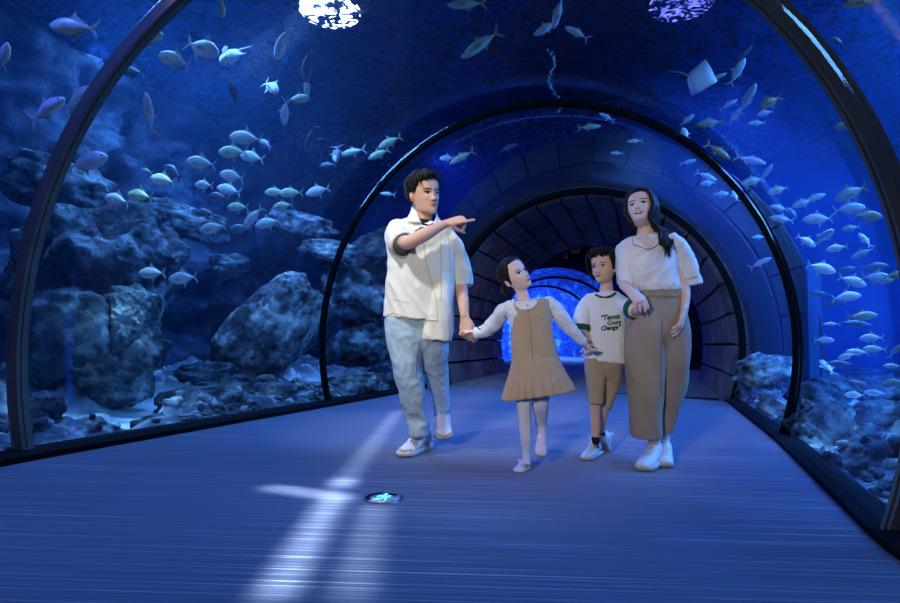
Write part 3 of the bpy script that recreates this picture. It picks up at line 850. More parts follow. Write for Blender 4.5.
def shoe(fig, name, heel, toe, h, w, mt, parent, up=None, sole=.022, lace=True, tongue=True, strap=False, high=1.0, solemat=None, accent=None, twist=None):
    """shoe from heel to toe (world points on the sole)"""
    d = (toe-heel); L = d.length; d.normalize(); up = up or Z; up = (up-d*up.dot(d)).normalized(); sd = d.cross(up)
    m = MB(); R = []
    prof = [(0.0, .30, .55, .95), (.05, .40, .80, 1.0), (.16, .45, 1.0, 1.0), (.30, .46, 1.06, .92), (.42, .46, 1.02, .82), (.55, .47, .80, .74), (.70, .50, .52, .62), (.84, .48, .42, .5), (.94, .38, .33, .4), (1.0, .16, .18, .25)]
    for t, ww, hh, tp in prof:
        hw = ww*w; H_ = hh*h*(high if t < .5 else 1); ring = []
        c = heel+d*L*t+up*sole*.6
        for j in range(24):
            a = 2*PI*j/24; ct, st = math.cos(a), math.sin(a)
            x = math.copysign(abs(ct)**.75, ct)*hw; y = (st*.5+.5)
            x *= 1-(1-tp*.75)*max(0, st)**1.5
            ring.append(c+sd*x+up*(y*H_))
        R.append(ring)
    m.loft(R)
    o = obj(name, m, mt, parent)
    m = MB(); R = []
    for t, ww, hh, tp in prof:
        hw = (ww+.035)*w; c = heel+d*(L*(t*1.03-.015)); z0 = .0+(.35*sole if t > .93 else 0)
        R.append([c-sd*hw+up*z0, c-sd*hw+up*sole, c-sd*hw*.7+up*(sole*1.15), c+sd*hw*.7+up*(sole*1.15), c+sd*hw+up*sole, c+sd*hw+up*z0])
    m.loft(R); obj('sole', m, solemat or MT['sole'], o)
    if lace:
        m = MB(); spine = []
        for q in range(5):
            t = .40+.075*q; c = heel+d*L*t; hh = interp([(a, c_) for a, b_, c_, e_ in prof], t)[0]*h*(high if t < .5 else 1)
            top = c+up*(hh+sole*.75); spine.append(top+up*.003+d*.005)
            m.tube([top-sd*w*.20-up*.004, top+up*.004+d*.006, top+sd*w*.20-up*.004], [.0032]*3, 6, None, 2)
        c = heel+d*L*.40+up*(interp([(a, c_) for a, b_, c_, e_ in prof], .40)[0]*h*high+sole*.75+.002)
        c = spine[0]; m.tube(spine, [.0035]*5, 6, None, 2)
        for sg in (-1, 1): m.tube([c, c+sd*sg*.022+up*.012, c+sd*sg*.030-up*.006, c+sd*sg*.010-up*.002], [.0028]*4, 6, None, 3)
        obj('laces', m, MT['shoe_w'], o)
    if strap:
        m = MB(); c = heel+d*L*.36+up*(h*.72)
        m.tube([c-sd*w*.46-up*h*.35, c-sd*w*.3+up*.006, c+up*.016, c+sd*w*.3+up*.006, c+sd*w*.46-up*h*.35], [(.005, .003)]*5, 8, None, 4)
        m.tube([c+sd*w*.46-up*h*.2+d*.01, c+sd*w*.55+up*.012, c+sd*w*.42+up*.004], [.006, .008, .004], 8, None, 3)
        obj('strap', m, mt, o)
    if accent:
        for sg in (-1, 1):
            m = MB(); c = heel+d*L*.42+sd*sg*w*.455+up*(h*.34)
            m.box(c, d*L*.14, sd*.004, (up*.9-d*.35)*h*.13); obj('side_panel', m, accent, o)
        m = MB(); m.tube([heel+d*L*.88-sd*w*.36+up*(sole+h*.12), heel+d*L*.985+up*(sole+h*.1), heel+d*L*.88+sd*w*.36+up*(sole+h*.12)], [(.008, .010)]*3, 8, None, 4)
        obj('toe_panel', m, accent, o)
    return o

def wr(seed, amp=.006, fx=9, fz=5, slope=0.0):
    """fold displacement"""
    def f(p):
        q = V((p.dot(RT)*fx+p.z*slope, p.dot(FH)*fx, p.z*fz))+V((seed, seed*2, 0))
        return amp*(noise.noise(q)*1.1+.55*(1-2*abs(noise.noise(q*1.9)))-.2)
    return f

# ================================================================== MAN
man = Fig(418, 455); J = man.J
mh = Head(J(424.6, 194.8, -.02), .262, 36, -3, 6, wm=1.03, jaw=1.0, nose=.95)
b = MB(); mh.skull(b)
J_ = man.J
b.tube([mh.loc(0, -.018, -.06), J(423.5, 216, .0), J(421, 229, .01)], [(.056, .058), (.056, .058), (.068, .062)], 24, RT, 4)
man.rows(b, [(398, 226, 446, 229, .075, .0), (394, 238, 447, 240, .105, 0), (396, 262, 444, 262, .11, 0), (400, 290, 440, 290, .10, 0), (398, 318, 441, 318, .11, 0), (402, 338, 437, 338, .10, 0)], 32, 3)
# legs
man.tube(b, [(408, 335, -.01, .075), (406, 372, -.05, .050), (411, 395, -.04, .042), (416, 432, .0, .034)])
man.tube(b, [(431, 335, .02, .075), (435, 368, .05, .048), (440, 392, .15, .040), (442, 420, .22, .034)])
b.tube([J(416, 432, 0), G(421.5, 449.4)+V((0, 0, .05))], [.034, .03], 12); b.tube([J(441, 420, .22), J(443, 432, .20)], [.034, .03], 12)
# pointing arm
elb = (404.5, 240.5, -.24)
man.tube(b, [(399, 230, .01, .048), (401, 237, -.10, .045), (405.0, 243, -.215, .040, .040), (410.5, 241.5, -.245, .043, .041), (425, 234.5, -.235, .042, .040), (437, 228, -.20, .032, .030), (446, 223.6, -.17, .025, .023)], 18)
hand(b, J(447, 223.2, -.165), (J(470, 217.4, -.14)-J(447, 223.2, -.165)), (FH*.62-Z*.78), 1.10, (4, 150, 165, 175), (.62, .9), 2, mirror=-1, tcurl=40)
# hanging arm
man.tube(b, [(446, 231, .0, .052), (455, 252, .03, .048), (460, 276, .02, .040), (461.5, 290, .0, .041), (463.5, 304, -.05, .036), (464.6, 316, -.09, .026, .030)], 18)
hand(b, J(464.8, 317, -.09), (J(466.4, 338, -.13)-J(464.8, 317, -.09)), (RT*.55+FH*.8), 1.12, (55, 65, 70, 75), (.70, .35), 4, mirror=1)
body = remesh('person', b, MT['skin_tan'], .0050, 3, origin=man.g, label='man in open cream shirt and pale jeans pointing to the right with one arm', category='person')

mh.face(body, 'lips', 0, (.003, 0), .9, 1.15)
# short hair with a side-swept fringe
def mhair(th, t):
    a = abs(th); line = .80+.03*math.sin(th*3+1)+.018*math.sin(th*17)+.01*math.sin(th*31)
    if a > .95: line = .80-(a-.95)*.72
    if a > 1.35: line = .52
    if a > 1.75: line = .34
    line = max(line, .20+.16*smooth01(2.2, 1.5, a))
    v = smooth01(line-.012, line+.035, t)
    th_ = .016+.012*smooth01(.55, .95, t)+.006*noise.noise(V((th*7, t*9, 1)))+.004*noise.noise(V((th*19, t*14, 5)))
    if a < 1.0: th_ += .008*smooth01(1.0, .2, a)*smooth01(.97, .86, t)
    return -.006*(1-v)+th_*v
def mlocks(m):
    r = []; random.seed(11)
    for i in range(60):
        th = random.uniform(-PI, PI); t0 = random.uniform(.86, .99)
        dth = .35+random.uniform(-.1, .25)
        if abs(th) < 1.1: t1 = random.uniform(.80, .86)
        elif abs(th) < 1.9: t1 = random.uniform(.66, .78)
        else: t1 = random.uniform(.30, .5)
        pts = [mh.ringpt(th+dth*q*1.2, t0+(t1-t0)*q, (.022+.010*math.sin(PI*q)-.010*q)*mh.k) for q in (0, .35, .7, 1)]
        r.append((pts, random.uniform(.010, .014)))
    locks(m, r)
mh.hair('hair', mhair, MT['hair'], body, mlocks)
# trousers
j = MB()
man.rows(j, [(385, 308, 449, 311, .125, 0), (384.5, 324, 449, 326, .13, 0), (389, 340, 446, 341, .115, 0), (398, 352, 440, 352, .07, 0)], 40, 4)
man.rows(j, [(384.8, 318, 428, 320, .12, -.01), (385.8, 336, 424.5, 338, .118, -.02), (390.5, 356, 422, 358, .10, -.05), (395, 375, 422.5, 377, .088, -.05), (398.5, 392, 425, 393, .082, -.04), (403, 411, 427.5, 412, .080, -.01), (408, 425, 429, 425, .078, .0), (409.5, 436, 428.5, 435.5, .072, .0)], 36, 4, hem=.04)
man.rows(j, [(410, 318, 448.8, 320, .12, .01), (413, 336, 448.6, 337, .115, .02), (420, 356, 448, 356, .10, .03), (425, 376, 448.5, 374, .085, .09), (430.5, 393, 448.5, 390, .078, .15), (433.5, 405, 449.3, 402, .075, .20), (434.5, 415.5, 449.5, 411.5, .070, .22)], 36, 4, hem=.04)
jeans = remesh('jeans', j, MT['denim'], .0068, 3, body, wr(3, .010, 11, 8, 4))
m = MB()
for rw in ([(409, 433.5, 429, 433, .0745, .0), (409.2, 436.6, 429, 436.2, .0745, 0)], [(434, 412.8, 449.9, 409, .0725, .22), (434, 416, 449.9, 412, .0725, .22)]):
    m = MB(); man.rows(m, rw, 36, 2, hem=.02)
    obj('turned_cuff', m, MT['denim_seam'], jeans)
# inner dark t-shirt
m = MB()
man.rows(m, [(415, 219.5, 433, 222.0, .060, -.004), (411, 226, 436, 228, .070, -.004), (403, 240, 442, 240, .118, -.012), (402, 300, 442, 300, .118, 0)], 32, 4)
obj('undershirt', m, MT['black_cloth'], body)
# open cream overshirt
s_ = MB()
man.rows(s_, [(405, 219.5, 441, 223, .070, .005, 2.0), (395.5, 222.5, 449, 228.5, .085, .0, 2.2), (387, 229, 455, 235, .115, .0), (386.5, 245, 457, 248, .135, 0), (388, 262, 454.5, 262, .14, 0), (386, 280, 453.5, 282, .145, 0), (384.5, 300, 453, 302, .15, 0), (383, 317, 453, 322, .155, 0)], 44, 4, hem=.05)
# longer tail on the far front
man.rows(s_, [(428, 258, 450, 258, .09, .0, 2.2), (426, 278, 452, 280, .12, -.005, 2.4), (424, 300, 452.8, 302, .138, -.015, 2.6), (422.5, 320, 452.8, 323, .140, -.022, 2.8), (422, 338.5, 452.2, 341.5, .132, -.022, 2.8)], 32, 4, hem=.03)
# sleeves
s_.tube([J(399.5, 229, .0), J(398, 236, -.05), J(399.5, 241.5, -.11), J(403.5, 244.5, -.165)], [(.078, .07), (.086, .084), (.082, .084), (.080, .082)], 28, Z, 4, round_ends=False)
man.rows(s_, [(436, 229, 455.5, 232, .09, .0), (444, 243, 463.5, 245, .095, .02), (448, 262, 468.5, 262, .09, .05), (451.5, 276, 471, 274, .088, .06), (453, 289.5, 471.8, 284.5, .086, .06)], 30, 4, hem=.05)
shirt = remesh('shirt', s_, MT['cream'], .0058, 3, body, wr(8, .014, 7.5, 3, 3))
# hem ring, and a dark disc painting shade inside the raised sleeve
m = MB(); c = J(403.9, 244.8, -.168); dr = (J(403.5, 244.5, -.165)-J(399.5, 241.5, -.11)).normalized()
e1 = (Z-dr*Z.dot(dr)).normalized(); e2 = dr.cross(e1)
m.loft([[c+dr*o_+e1*r_*.079*math.cos(2*PI*q/28)+e2*r_*.081*math.sin(2*PI*q/28) for q in range(28)] for o_, r_ in ((-.012, 1.03), (.006, 1.03), (.008, .93), (-.02, .90))])
obj('sleeve_hem', m, MT['cream_edge'], shirt)
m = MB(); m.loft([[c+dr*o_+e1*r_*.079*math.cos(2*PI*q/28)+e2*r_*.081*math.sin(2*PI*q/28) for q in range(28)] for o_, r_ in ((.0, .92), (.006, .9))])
obj('sleeve_shade_disc', m, MT['sleeve_shade'], shirt)
# collar wings, placket, seam and buttons
def strip(fig, name, pts, w, mt, parent, th=.004, off=0.0):
    m = MB(); q = [fig.J(*p)-FH*off for p in pts]
    m.tube(q, [(w, th)]*len(q), 8, RT, 4); return obj(name, m, mt, parent)
def bvh_of(o):
    me = o.data; return BVHTree.FromPolygons([o.matrix_world @ v.co if False else v.co+V(o.location) for v in me.vertices], [tuple(p.vertices) for p in me.polygons])
def onto(bv, px, py, off=.003):
    r = ray(px, py).normalized(); h = bv.ray_cast(CAM, r, 12)
    return (h[0]-r*off) if h[0] is not None else None
bv = bvh_of(shirt)
def laid(name, poly, off, mt, parent, bv, fig, dz=-.08):
    '''cloth or skin patch lying on a garment: fan of pixels cast onto it'''
    cx = sum(p[0] for p in poly)/len(poly); cy_ = sum(p[1] for p in poly)/len(poly); dense = []
    for a, b_ in zip(poly, poly[1:]+poly[:1]):
        for i in range(4): dense.append((a[0]+(b_[0]-a[0])*i/4, a[1]+(b_[1]-a[1])*i/4))
    R = []
    for f_ in (1, .8, .6, .4, .2, .02):
        r = []
        for x, y in dense:
            p = onto(bv, cx+(x-cx)*f_, cy_+(y-cy_)*f_, off); r.append(p if p is not None else (r[-1] if r else fig.J(x, y, dz)))
        R.append(r)
    m = MB(); m.loft([[p+ray(450, 300).normalized()*off*2 for p in R[0]]]+R); return obj(name, m, mt, parent)
def seam(name, pix, r, mt, parent, bv, off=.001, n=3, flat=.5):
    q = []
    for a, b_ in zip(pix, pix[1:]):
        k = max(2, int(math.hypot(b_[0]-a[0], b_[1]-a[1])/2.5))
        for i in range(k):
            p = onto(bv, a[0]+(b_[0]-a[0])*i/k, a[1]+(b_[1]-a[1])*i/k, off)
            if p: q.append(p)
    p = onto(bv, *pix[-1], off)
    if p: q.append(p)
    if len(q) < 2: return
    # drop jumps
    q2 = [q[0]]
    for p in q[1:]:
        if (p-q2[-1]).length < .12: q2.append(p)
    m = MB(); m.tube(q2, [(r, r*flat)]*len(q2), 8, RT, 1); return obj(name, m, mt, parent)
def sheet(name, fig, poly, dz, mt, parent, th=.004, bv=None, off=.004):
    """small cloth piece: polygon of pixels, either at dz or laid on bv"""
    pts = []
    for x, y in poly:
        p = onto(bv, x, y, off) if bv else None
        pts.append(p if p is not None else fig.J(x, y, dz))
    c = sum(pts, V())/len(pts); m = MB()
    m.loft([[p+FH*th for p in pts], pts, [p*.5+c*.5-FH*.002 for p in pts]]); return obj(name, m, mt, parent, smooth=False)
seam('undershirt_neckband', [(420.5, 220.8), (424, 224.5), (429, 225.6), (434.5, 223.6)], .010, MT['black_cloth'], shirt, bv, .003)
seam('placket_edge', [(424, 228), (423, 240), (426, 260), (431, 280), (436, 300), (437.5, 319)], .0045, MT['cream_edge'], shirt, bv)
seam('front_seam', [(440, 232), (441, 262), (441, 300), (423.5, 322)][:3], .0035, MT['cream_edge'], shirt, bv)
seam('pocket_edge', [(390, 298), (400, 300.5), (409, 303)], .003, MT['cream_edge'], shirt, bv)
seam('tail_edge', [(385, 316), (394, 312.5), (405, 316), (420, 319), (438, 320)], .0045, MT['cream_edge'], shirt, bv)
seam('armhole_seam', [(447, 233), (449, 246), (449.5, 262), (451, 284)], .003, MT['cream_edge'], shirt, bv)
# collar
m = MB()
def wing(pts, dzs):
    q = [J(x, y, dz) for (x, y), dz in zip(pts, dzs)]
    c = sum(q, V())/len(q); m.loft([[p+FH*.006 for p in q], [p for p in q], [p*.6+c*.4-FH*.004 for p in q]])
wing([(413, 207), (417, 212), (421.5, 223), (413, 222.5), (405, 221.5), (409.5, 213)], (-.01, -.055, -.105, -.10, -.07, -.02))
wing([(436.5, 214.5), (440, 219), (444, 226), (437, 229.5), (434, 226), (435, 221)], (-.05, -.05, -.075, -.105, -.11, -.095))
m.tube([J(412, 209, .03), J(413, 213, -.03), J(419, 222, -.09)], [(.006, .012)]*3, 8, RT, 4)
m.tube([J(437, 215.5, -.02), J(436.5, 219, -.07), J(433.5, 226, -.11)], [(.006, .012)]*3, 8, RT, 4)
m.tube([J(412, 209, .03), J(420, 208, .075), J(432, 208, .07), J(437, 215.5, -.02)], [(.006, .02)]*4, 10, RT, 4)
obj('collar', m, MT['cream'], shirt)
# shoes
heel = G(427.5, 447.0); toe = G(401.5, 458.0)
shoe(man, 'shoe', heel, toe, .105, .118, MT['shoe'], body, lace=True, sole=.032, accent=MT['shoe_tan'], high=1.25)
t2 = J(443.6, 440.5, .12); t2.z = max(.004, t2.z); h2 = J(442.0, 419, .275)
shoe(man, 'shoe', h2, t2, .098, .118, MT['shoe'], body, up=(TOC*.9+Z*.5), lace=True, sole=.032, accent=MT['shoe_tan'])

# ================================================================== GIRL
gi = Fig(523, 471); J = gi.J
gh = Head(J(515.0, 275.6, 0), .200, 29, 22, 26, wm=1.04, child=1.0, nose=.8)
b = MB(); gh.skull(b)
b.tube([gh.loc(0, -.012, -.045), J(521.5, 291.5, .0), J(525, 305, .01)], [(.036, .038), (.033, .034), (.042, .038)], 20, RT, 4)
gi.rows(b, [(511, 306, 547, 302, .045, 0), (514, 320, 546, 318, .065, 0), (516, 345, 547, 343, .065, 0), (514, 368, 553, 366, .08, 0), (518, 384, 550, 384, .07, 0)], 28, 3)
gi.tube(b, [(524.5, 385, -.01, .040), (524, 412, -.005, .026), (525.8, 432, .0, .022), (526.5, 456, .01, .017)])
gi.tube(b, [(541, 383, .02, .040), (540.5, 407, .05, .024), (541, 416.5, .10, .019), (541, 426.5, .15, .014), (541, 434, .152, .013)])
b.tube([J(526.5, 456, .01), J(526, 462, 0)], [.017, .016], 10); b.tube([J(541, 434, .152), J(541, 441, .145)], [.015, .014], 10)
gi.tube(b, [(512, 305, .0, .030), (502, 318, .08, .026), (489, 330, .17, .022), (478, 333, .23, .017), (474.5, 332, .25, .016)])
hand(b, J(474.5, 331.8, .25), (J(464, 331.5, .27)-J(474.5, 331.8, .25)), (TOC*.3-Z), .62, (35, 40, 45, 50), (.6, .3), 3, mirror=1)
gi.tube(b, [(547, 302, .0, .030), (561, 318, .02, .026), (574, 333, .05, .022), (584.5, 342, .08, .016)])
hand(b, J(585, 342.5, .08), (J(591, 350.5, .09)-J(585, 342.5, .08)), (RT*.8+Z*.6), .66, (75, 80, 85, 85), (.6, .5), 3, mirror=-1)
girl = remesh('person', b, MT['skin_fair'], .0040, 3, origin=gi.g, label='small girl in tan pinafore dress and white blouse looking up', category='person')
gh.face(girl, 'lips', 0, (0, .002), 1.05, .8)
def ghair(th, t):
    a = abs(th); line = .80+.05*math.cos(th*1)-.02
    if a > .85: line = .81-(a-.85)*.75
    if a > 1.5: line = .30
    if a > 2: line = .18
    v = smooth01(line-.01, line+.05, t)
    return -.006*(1-v)+(.010+.007*smooth01(.5, .9, t)+.003*noise.noise(V((th*16, t*5, 1))))*v
def gl(m):
    random.seed(5); r = []
    # hair gathered into a low bunch at the back
    for i in range(46):
        th = random.uniform(1.2, 2*PI-1.2); t0 = random.uniform(.55, .93)
        pts = [gh.ringpt(th, t0, .014*gh.k), gh.ringpt(th+(PI-th)*.5, t0*.6+.22, .017*gh.k), gh.loc(random.uniform(-.012, .012), -.105*gh.k, random.uniform(-.02, .015))]
        r.append((pts, random.uniform(.008, .012)))
    for i in range(16):
        c = gh.loc(random.uniform(-.02, .02), -.105*gh.k, random.uniform(-.02, .012))
        r.append(([c, c-gh.F*.028-Z*.010+gh.X*random.uniform(-.02, .02), c-gh.F*.020-Z*.040+gh.X*random.uniform(-.02, .02), c-gh.F*.004-Z*.062], .012))
    for sg in (-1, 1):
        for i in range(7):
            th = sg*(1.15+.06*i)
            r.append(([gh.ringpt(th, .80-.02*i, .010*gh.k), gh.ringpt(th*1.08, .62, .012*gh.k), gh.ringpt(th*1.15+sg*.1, .40+.02*i, .009*gh.k)], .006))
    locks(m, r)
gh.hair('hair', ghair, MT['hair_brown'], girl, gl)
# tights
t_ = MB()
gi.rows(t_, [(516.5, 392, 532, 392, .042, -.01), (516.8, 407, 531, 407, .040, -.01), (518.5, 424, 531.5, 424, .036, .0), (520.5, 440, 531.2, 440, .030, .0), (522.3, 453, 530, 453, .025, .01), (522, 464, 531, 464, .025, .0)], 24, 4)
gi.rows(t_, [(532, 392, 549.5, 392, .042, .02), (532, 407, 548.2, 407, .040, .04), (534.5, 417, 547.5, 416, .036, .09), (536, 427, 546, 426, .028, .14), (535.5, 440, 546.5, 440, .026, .14)], 24, 4)
obj('tights', t_, MT['tights'], girl)
# blouse
s_ = MB()
gi.rows(s_, [(515, 301, 538, 298.5, .040, .0, 2.0), (507.5, 303.5, 550, 299.5, .050, 0, 2.1), (505, 312, 551, 308, .066, 0), (511, 326, 549, 324, .070, 0), (513, 345, 550, 343, .07, 0)], 34, 4)
gi.tube(s_, [(510, 307, .0, .036), (503.5, 311, .03, .042, .044), (499.5, 318, .08, .044), (492, 325.5, .14, .047, .043), (484.5, 331, .20, .039), (477.5, 333.8, .235, .028)], 22, ref=Z)
s_.ell(J(476, 333.2, .24), (RT*.017, FH*.034, Z*.034))
gi.tube(s_, [(548, 303, .0, .040), (555.5, 309, .01, .044), (563, 319, .02, .042), (571, 329.5, .045, .038), (579, 338, .065, .030), (583, 341.6, .075, .024)], 22, ref=Z)
q0 = J(582.5, 341.2, .075); s_.ell(q0, ((J(586, 345, -.03)-J(582, 341, -.03)).normalized()*.012, FH*.031, (RT*.7+Z*.7)*.031))
blouse = remesh('blouse', s_, MT['white'], .0046, 3, girl, wr(21, .006, 16, 14, 8))
m = MB()  # frilled stand collar
c0 = J(525.8, 301.5, -.008); cu = (J(522, 292, 0)-J(525.5, 303, 0)).normalized()
R_ = []
for lv, (rr, hh) in enumerate(((.060, -.030), (.066, -.014), (.064, .002), (.066, .014), (.058, .014), (.048, .002))):
    R_.append([c0+RT*(rr*math.cos(a))*1.18+FH*(rr*math.sin(a))*.98+cu*(hh+(.006*math.sin(a*16) if 1 < lv < 5 else 0)-.018*max(0, -math.sin(a))+.006*math.cos(a)) for a in [2*PI*q/96 for q in range(96)]])
m.loft(R_, False, False); obj('frilled_collar', m, MT['white'], blouse)
m = MB(); m.ell(J(527.3, 305.4, -.092), (RT*.0045, FH*.003, Z*.0045)); obj('button', m, MT['tan_dark'], blouse)
m = MB(); cc = J(480.5, 328.5, .185); m.tube([cc-RT*.016+Z*.004, cc-FH*.008-Z*.006, cc+RT*.016-Z*.002], [(.0035, .003)]*3, 8, None, 4)
obj('cuff_trim', m, MT['black_cloth'], blouse)
# pinafore
d = MB()
def pleat(th, u): return .0
gi.rows(d, [(511, 316, 551.5, 314, .072, 0, 2.4), (511, 326, 552, 326, .078, 0, 2.4), (510.5, 341, 554.5, 341, .082, 0), (511.5, 354, 557, 351, .086, 0), (511.5, 367, 558.7, 358.5, .090, 0)], 48, 4)
# yoke and straps
gi.rows(d, [(513, 302.2, 546, 298.4, .052, .0, 2.2), (510.3, 304.5, 549.8, 300.5, .066, 0, 2.4), (510.6, 311, 550.8, 308, .074, 0, 2.4), (511, 322, 551.5, 319, .078, 0, 2.4)], 48, 4)
dress = remesh('pinafore_dress', d, MT['tan'], .0045, 3, girl, wr(31, .003, 9, 5))
k_ = MB()
nP = 26
def pl(th, u): 
    w_ = smooth01(0, 3.2, u)
    return w_*(.060*(abs(math.sin(th*nP/2+.4*math.sin(th*3)))*2-1)+.02*math.sin(th*5+1))
gi.rows(k_, [(510.8, 364, 558.8, 356, .089, 0), (509, 374, 561.5, 364.5, .100, 0), (506, 386, 566.5, 375.5, .112, -.0), (502.5, 400.5, 573.5, 389.5, .125, -.0)], 288, 5, hem=.06, wob=pl, flare=.72)
obj('pleated_skirt', k_, MT['tan'], dress)
bv = bvh_of(dress)
laid('collar_front', [(514, 300), (516, 304.5), (520.5, 307.8), (526.5, 309), (532.5, 306.8), (536, 302.5), (537, 297.5), (525, 298)], .004, MT['white'], dress, bv, gi)
seam('collar_frill', [(514, 301), (516.5, 305.5), (521, 308.6), (526.5, 309.6), (532.5, 307.4), (536.2, 303), (537.2, 298.5)], .006, MT['white'], dress, bv, .006)
seam('waist_seam', [(511.5, 366.5), (522, 368.5), (535, 367), (548, 363), (558, 358)], .0028, MT['tan_dark'], dress, bv, .001)
seam('front_seam', [(529, 315), (531, 335), (533, 365)], .0016, MT['tan_dark'], dress, bv, .0005)
m = MB(); p = onto(bv, 528.5, 311.5, .002); p = p or J(528.5, 311.5, -.07); m.ell(p, (RT*.0035, FH*.002, Z*.0045)); obj('button', m, MT['tan_dark'], dress)
heel = G(529.5, 466.5); toe = G(516.5, 473)
shoe(gi, 'shoe', heel, toe, .046, .064, MT['pinkshoe'], girl, lace=False, strap=True, sole=.014, solemat=MT['sole'])
t2 = J(540.6, 456.5, .04); t2.z = max(.003, t2.z); h2 = J(540.6, 437, .155)
shoe(gi, 'shoe', h2, t2, .046, .066, MT['pinkshoe'], girl, up=(TOC*.9+Z*.45), lace=False, strap=True, sole=.014)

# ================================================================== BOY
bo = Fig(593, 461.5); J = bo.J
bh = Head(J(603.8, 267.0, 0), .214, -42, 3, 5, wm=1.0, child=.8, nose=.85)
b = MB(); bh.skull(b)
b.tube([bh.loc(0, -.014, -.05), J(606.5, 285, .0), J(606, 297, .01)], [(.038, .040), (.037, .038), (.050, .042)], 20, RT, 4)
bo.rows(b, [(588, 299, 619, 298, .052, 0), (588, 312, 622, 311, .072, 0), (589, 335, 621, 335, .07, 0), (589, 360, 621, 360, .075, 0), (590, 372, 620, 372, .065, 0)], 28, 3)
bo.tube(b, [(596, 370, -.01, .050), (595.5, 398, -.02, .036), (595.2, 408, -.01, .034), (595.5, 424, .0, .030), (595.5, 440, .0, .022)])
bo.tube(b, [(612, 370, .02, .050), (608, 396, .03, .036), (603.5, 412, .08, .032), (601, 432, .16, .022)])
b.tube([J(595.5, 440, 0), G(597, 454)+Z*.035], [.022, .02], 10); b.tube([J(601, 432, .16), J(602, 440, .15)], [.022, .02], 10)
bo.tube(b, [(588, 302, .0, .032), (583, 316, .0, .028), (583.5, 327, -.02, .025), (587, 338, -.06, .020), (589, 343, -.08, .017)])
hand(b, J(589, 343, -.08), (J(588.5, 353, -.10)-J(589, 343, -.08)), (-RT*.8+TOC*.3), .66, (70, 75, 80, 85), (.6, .5), 3, mirror=1)
bo.tube(b, [(619, 301, .0, .032), (627, 307, -.08, .030), (635, 310.5, -.17, .028), (642.5, 308, -.25, .027), (641.5, 301, -.28, .022), (638.5, 297, -.29, .018)])
hand(b, J(638.5, 297.5, -.29), (J(630, 290.5, -.28)-J(638.5, 297.5, -.29)), (FH*.8+Z*.4), .78, (50, 55, 60, 65), (.6, .4), 3, mirror=-1)
boy = remesh('person', b, MT['skin'], .0042, 3, origin=bo.g, label='boy in white ringer t-shirt with green lettering and khaki shorts', category='person')
bh.face(boy, 'lips', 0, (-.002, 0), 1.05, .9)
def bhair(th, t):
    a = abs(th); line = .76+.035*math.sin(th*7+1)+.03*math.sin(th*13)+.02*math.sin(th*23)
    if a > .95: line = .76-(a-.95)*.9
    if a > 1.4: line = .38
    if a > 2: line = .16
    v = smooth01(line-.012, line+.03, t)
    return -.006*(1-v)+(.018+.012*smooth01(.5, .95, t)+.009*noise.noise(V((math.cos(th)*4, math.sin(th)*4, t*10)))+.004*noise.noise(V((th*17, t*14, 3))))*v
def bl_(m):
    random.seed(3); r = []
    for i in range(90):
        th = random.uniform(-PI, PI); t0 = random.uniform(.82, .99); cu = random.uniform(-.5, .5)
        if abs(th) < 1: t1 = random.uniform(.68, .82)
        elif abs(th) < 1.6: t1 = random.uniform(.45, .65)
        else: t1 = random.uniform(.12, .5)
        pts = [bh.ringpt(th+cu*q, t0+(t1-t0)*q, (.022+.014*math.sin(PI*q)+random.uniform(-.003, .004))*bh.k) for q in (0, .4, .75, 1)]
        r.append((pts, random.uniform(.008, .012)))
    locks(m, r)
bh.hair('hair', bhair, MT['hair'], boy, bl_)
# shorts
s_ = MB()
bo.rows(s_, [(585, 356, 624.5, 356, .085, 0), (584.8, 366, 623.5, 367, .088, 0), (589, 378, 618.5, 378, .06, 0)], 34, 3)
bo.rows(s_, [(585, 358, 607, 358, .084, -.0), (585.2, 370, 605.5, 372, .080, -.008), (586.8, 386, 604.5, 388, .070, -.015), (588.2, 402.6, 603.5, 403.6, .064, -.02)], 30, 4, hem=.04)
bo.rows(s_, [(600, 358, 624, 358, .084, .0), (601, 372, 622.4, 370, .080, .01), (602, 388, 619, 387, .070, .03), (601.5, 399, 613.5, 400, .064, .05), (601, 404.5, 609.5, 410.5, .060, .06)], 30, 4, hem=.04)
shorts = remesh('shorts', s_, MT['khaki_short'], .0048, 3, boy, wr(41, .004, 14, 8))
# t-shirt
s_ = MB()
bo.rows(s_, [(595.5, 292.5, 616, 291, .042, .0, 2.0), (588, 294.3, 619.5, 292.6, .055, 0, 2.1), (584, 302, 624, 300, .072, 0), (585.5, 316, 626, 314, .082, 0), (586, 330, 625.5, 330, .086, 0), (585, 346, 625.5, 348, .09, 0), (584.3, 359.5, 627, 364.5, .095, 0)], 40, 4, hem=.04)
bo.tube(s_, [(590, 300, .0, .044), (584.5, 308, .0, .050), (581.5, 317, -.02, .052, .050), (580.8, 326.5, -.035, .052, .050)], 24, ref=RT)
bo.tube(s_, [(616, 299, .0, .044), (623, 304, -.06, .048), (631, 308.3, -.14, .052, .046)], 24, ref=Z)
tee = remesh('t_shirt', s_, MT['white'], .0050, 3, boy, wr(44, .005, 9, 6, 3))
m = MB()
c0 = J(605.4, 292.6, -.002); R_ = []
for rr, hh in ((.055, -.018), (.064, -.014), (.062, .0), (.054, .008), (.047, .007), (.046, -.006)):
    R_.append([c0+RT*rr*1.02*math.cos(a)+FH*rr*math.sin(a)*.92+Z*(hh-.014*max(0, -math.sin(a))+.004*math.cos(a)) for a in [2*PI*q/40 for q in range(40)]])
m.loft(R_, False, False); obj('neckband', m, MT['green'], tee)
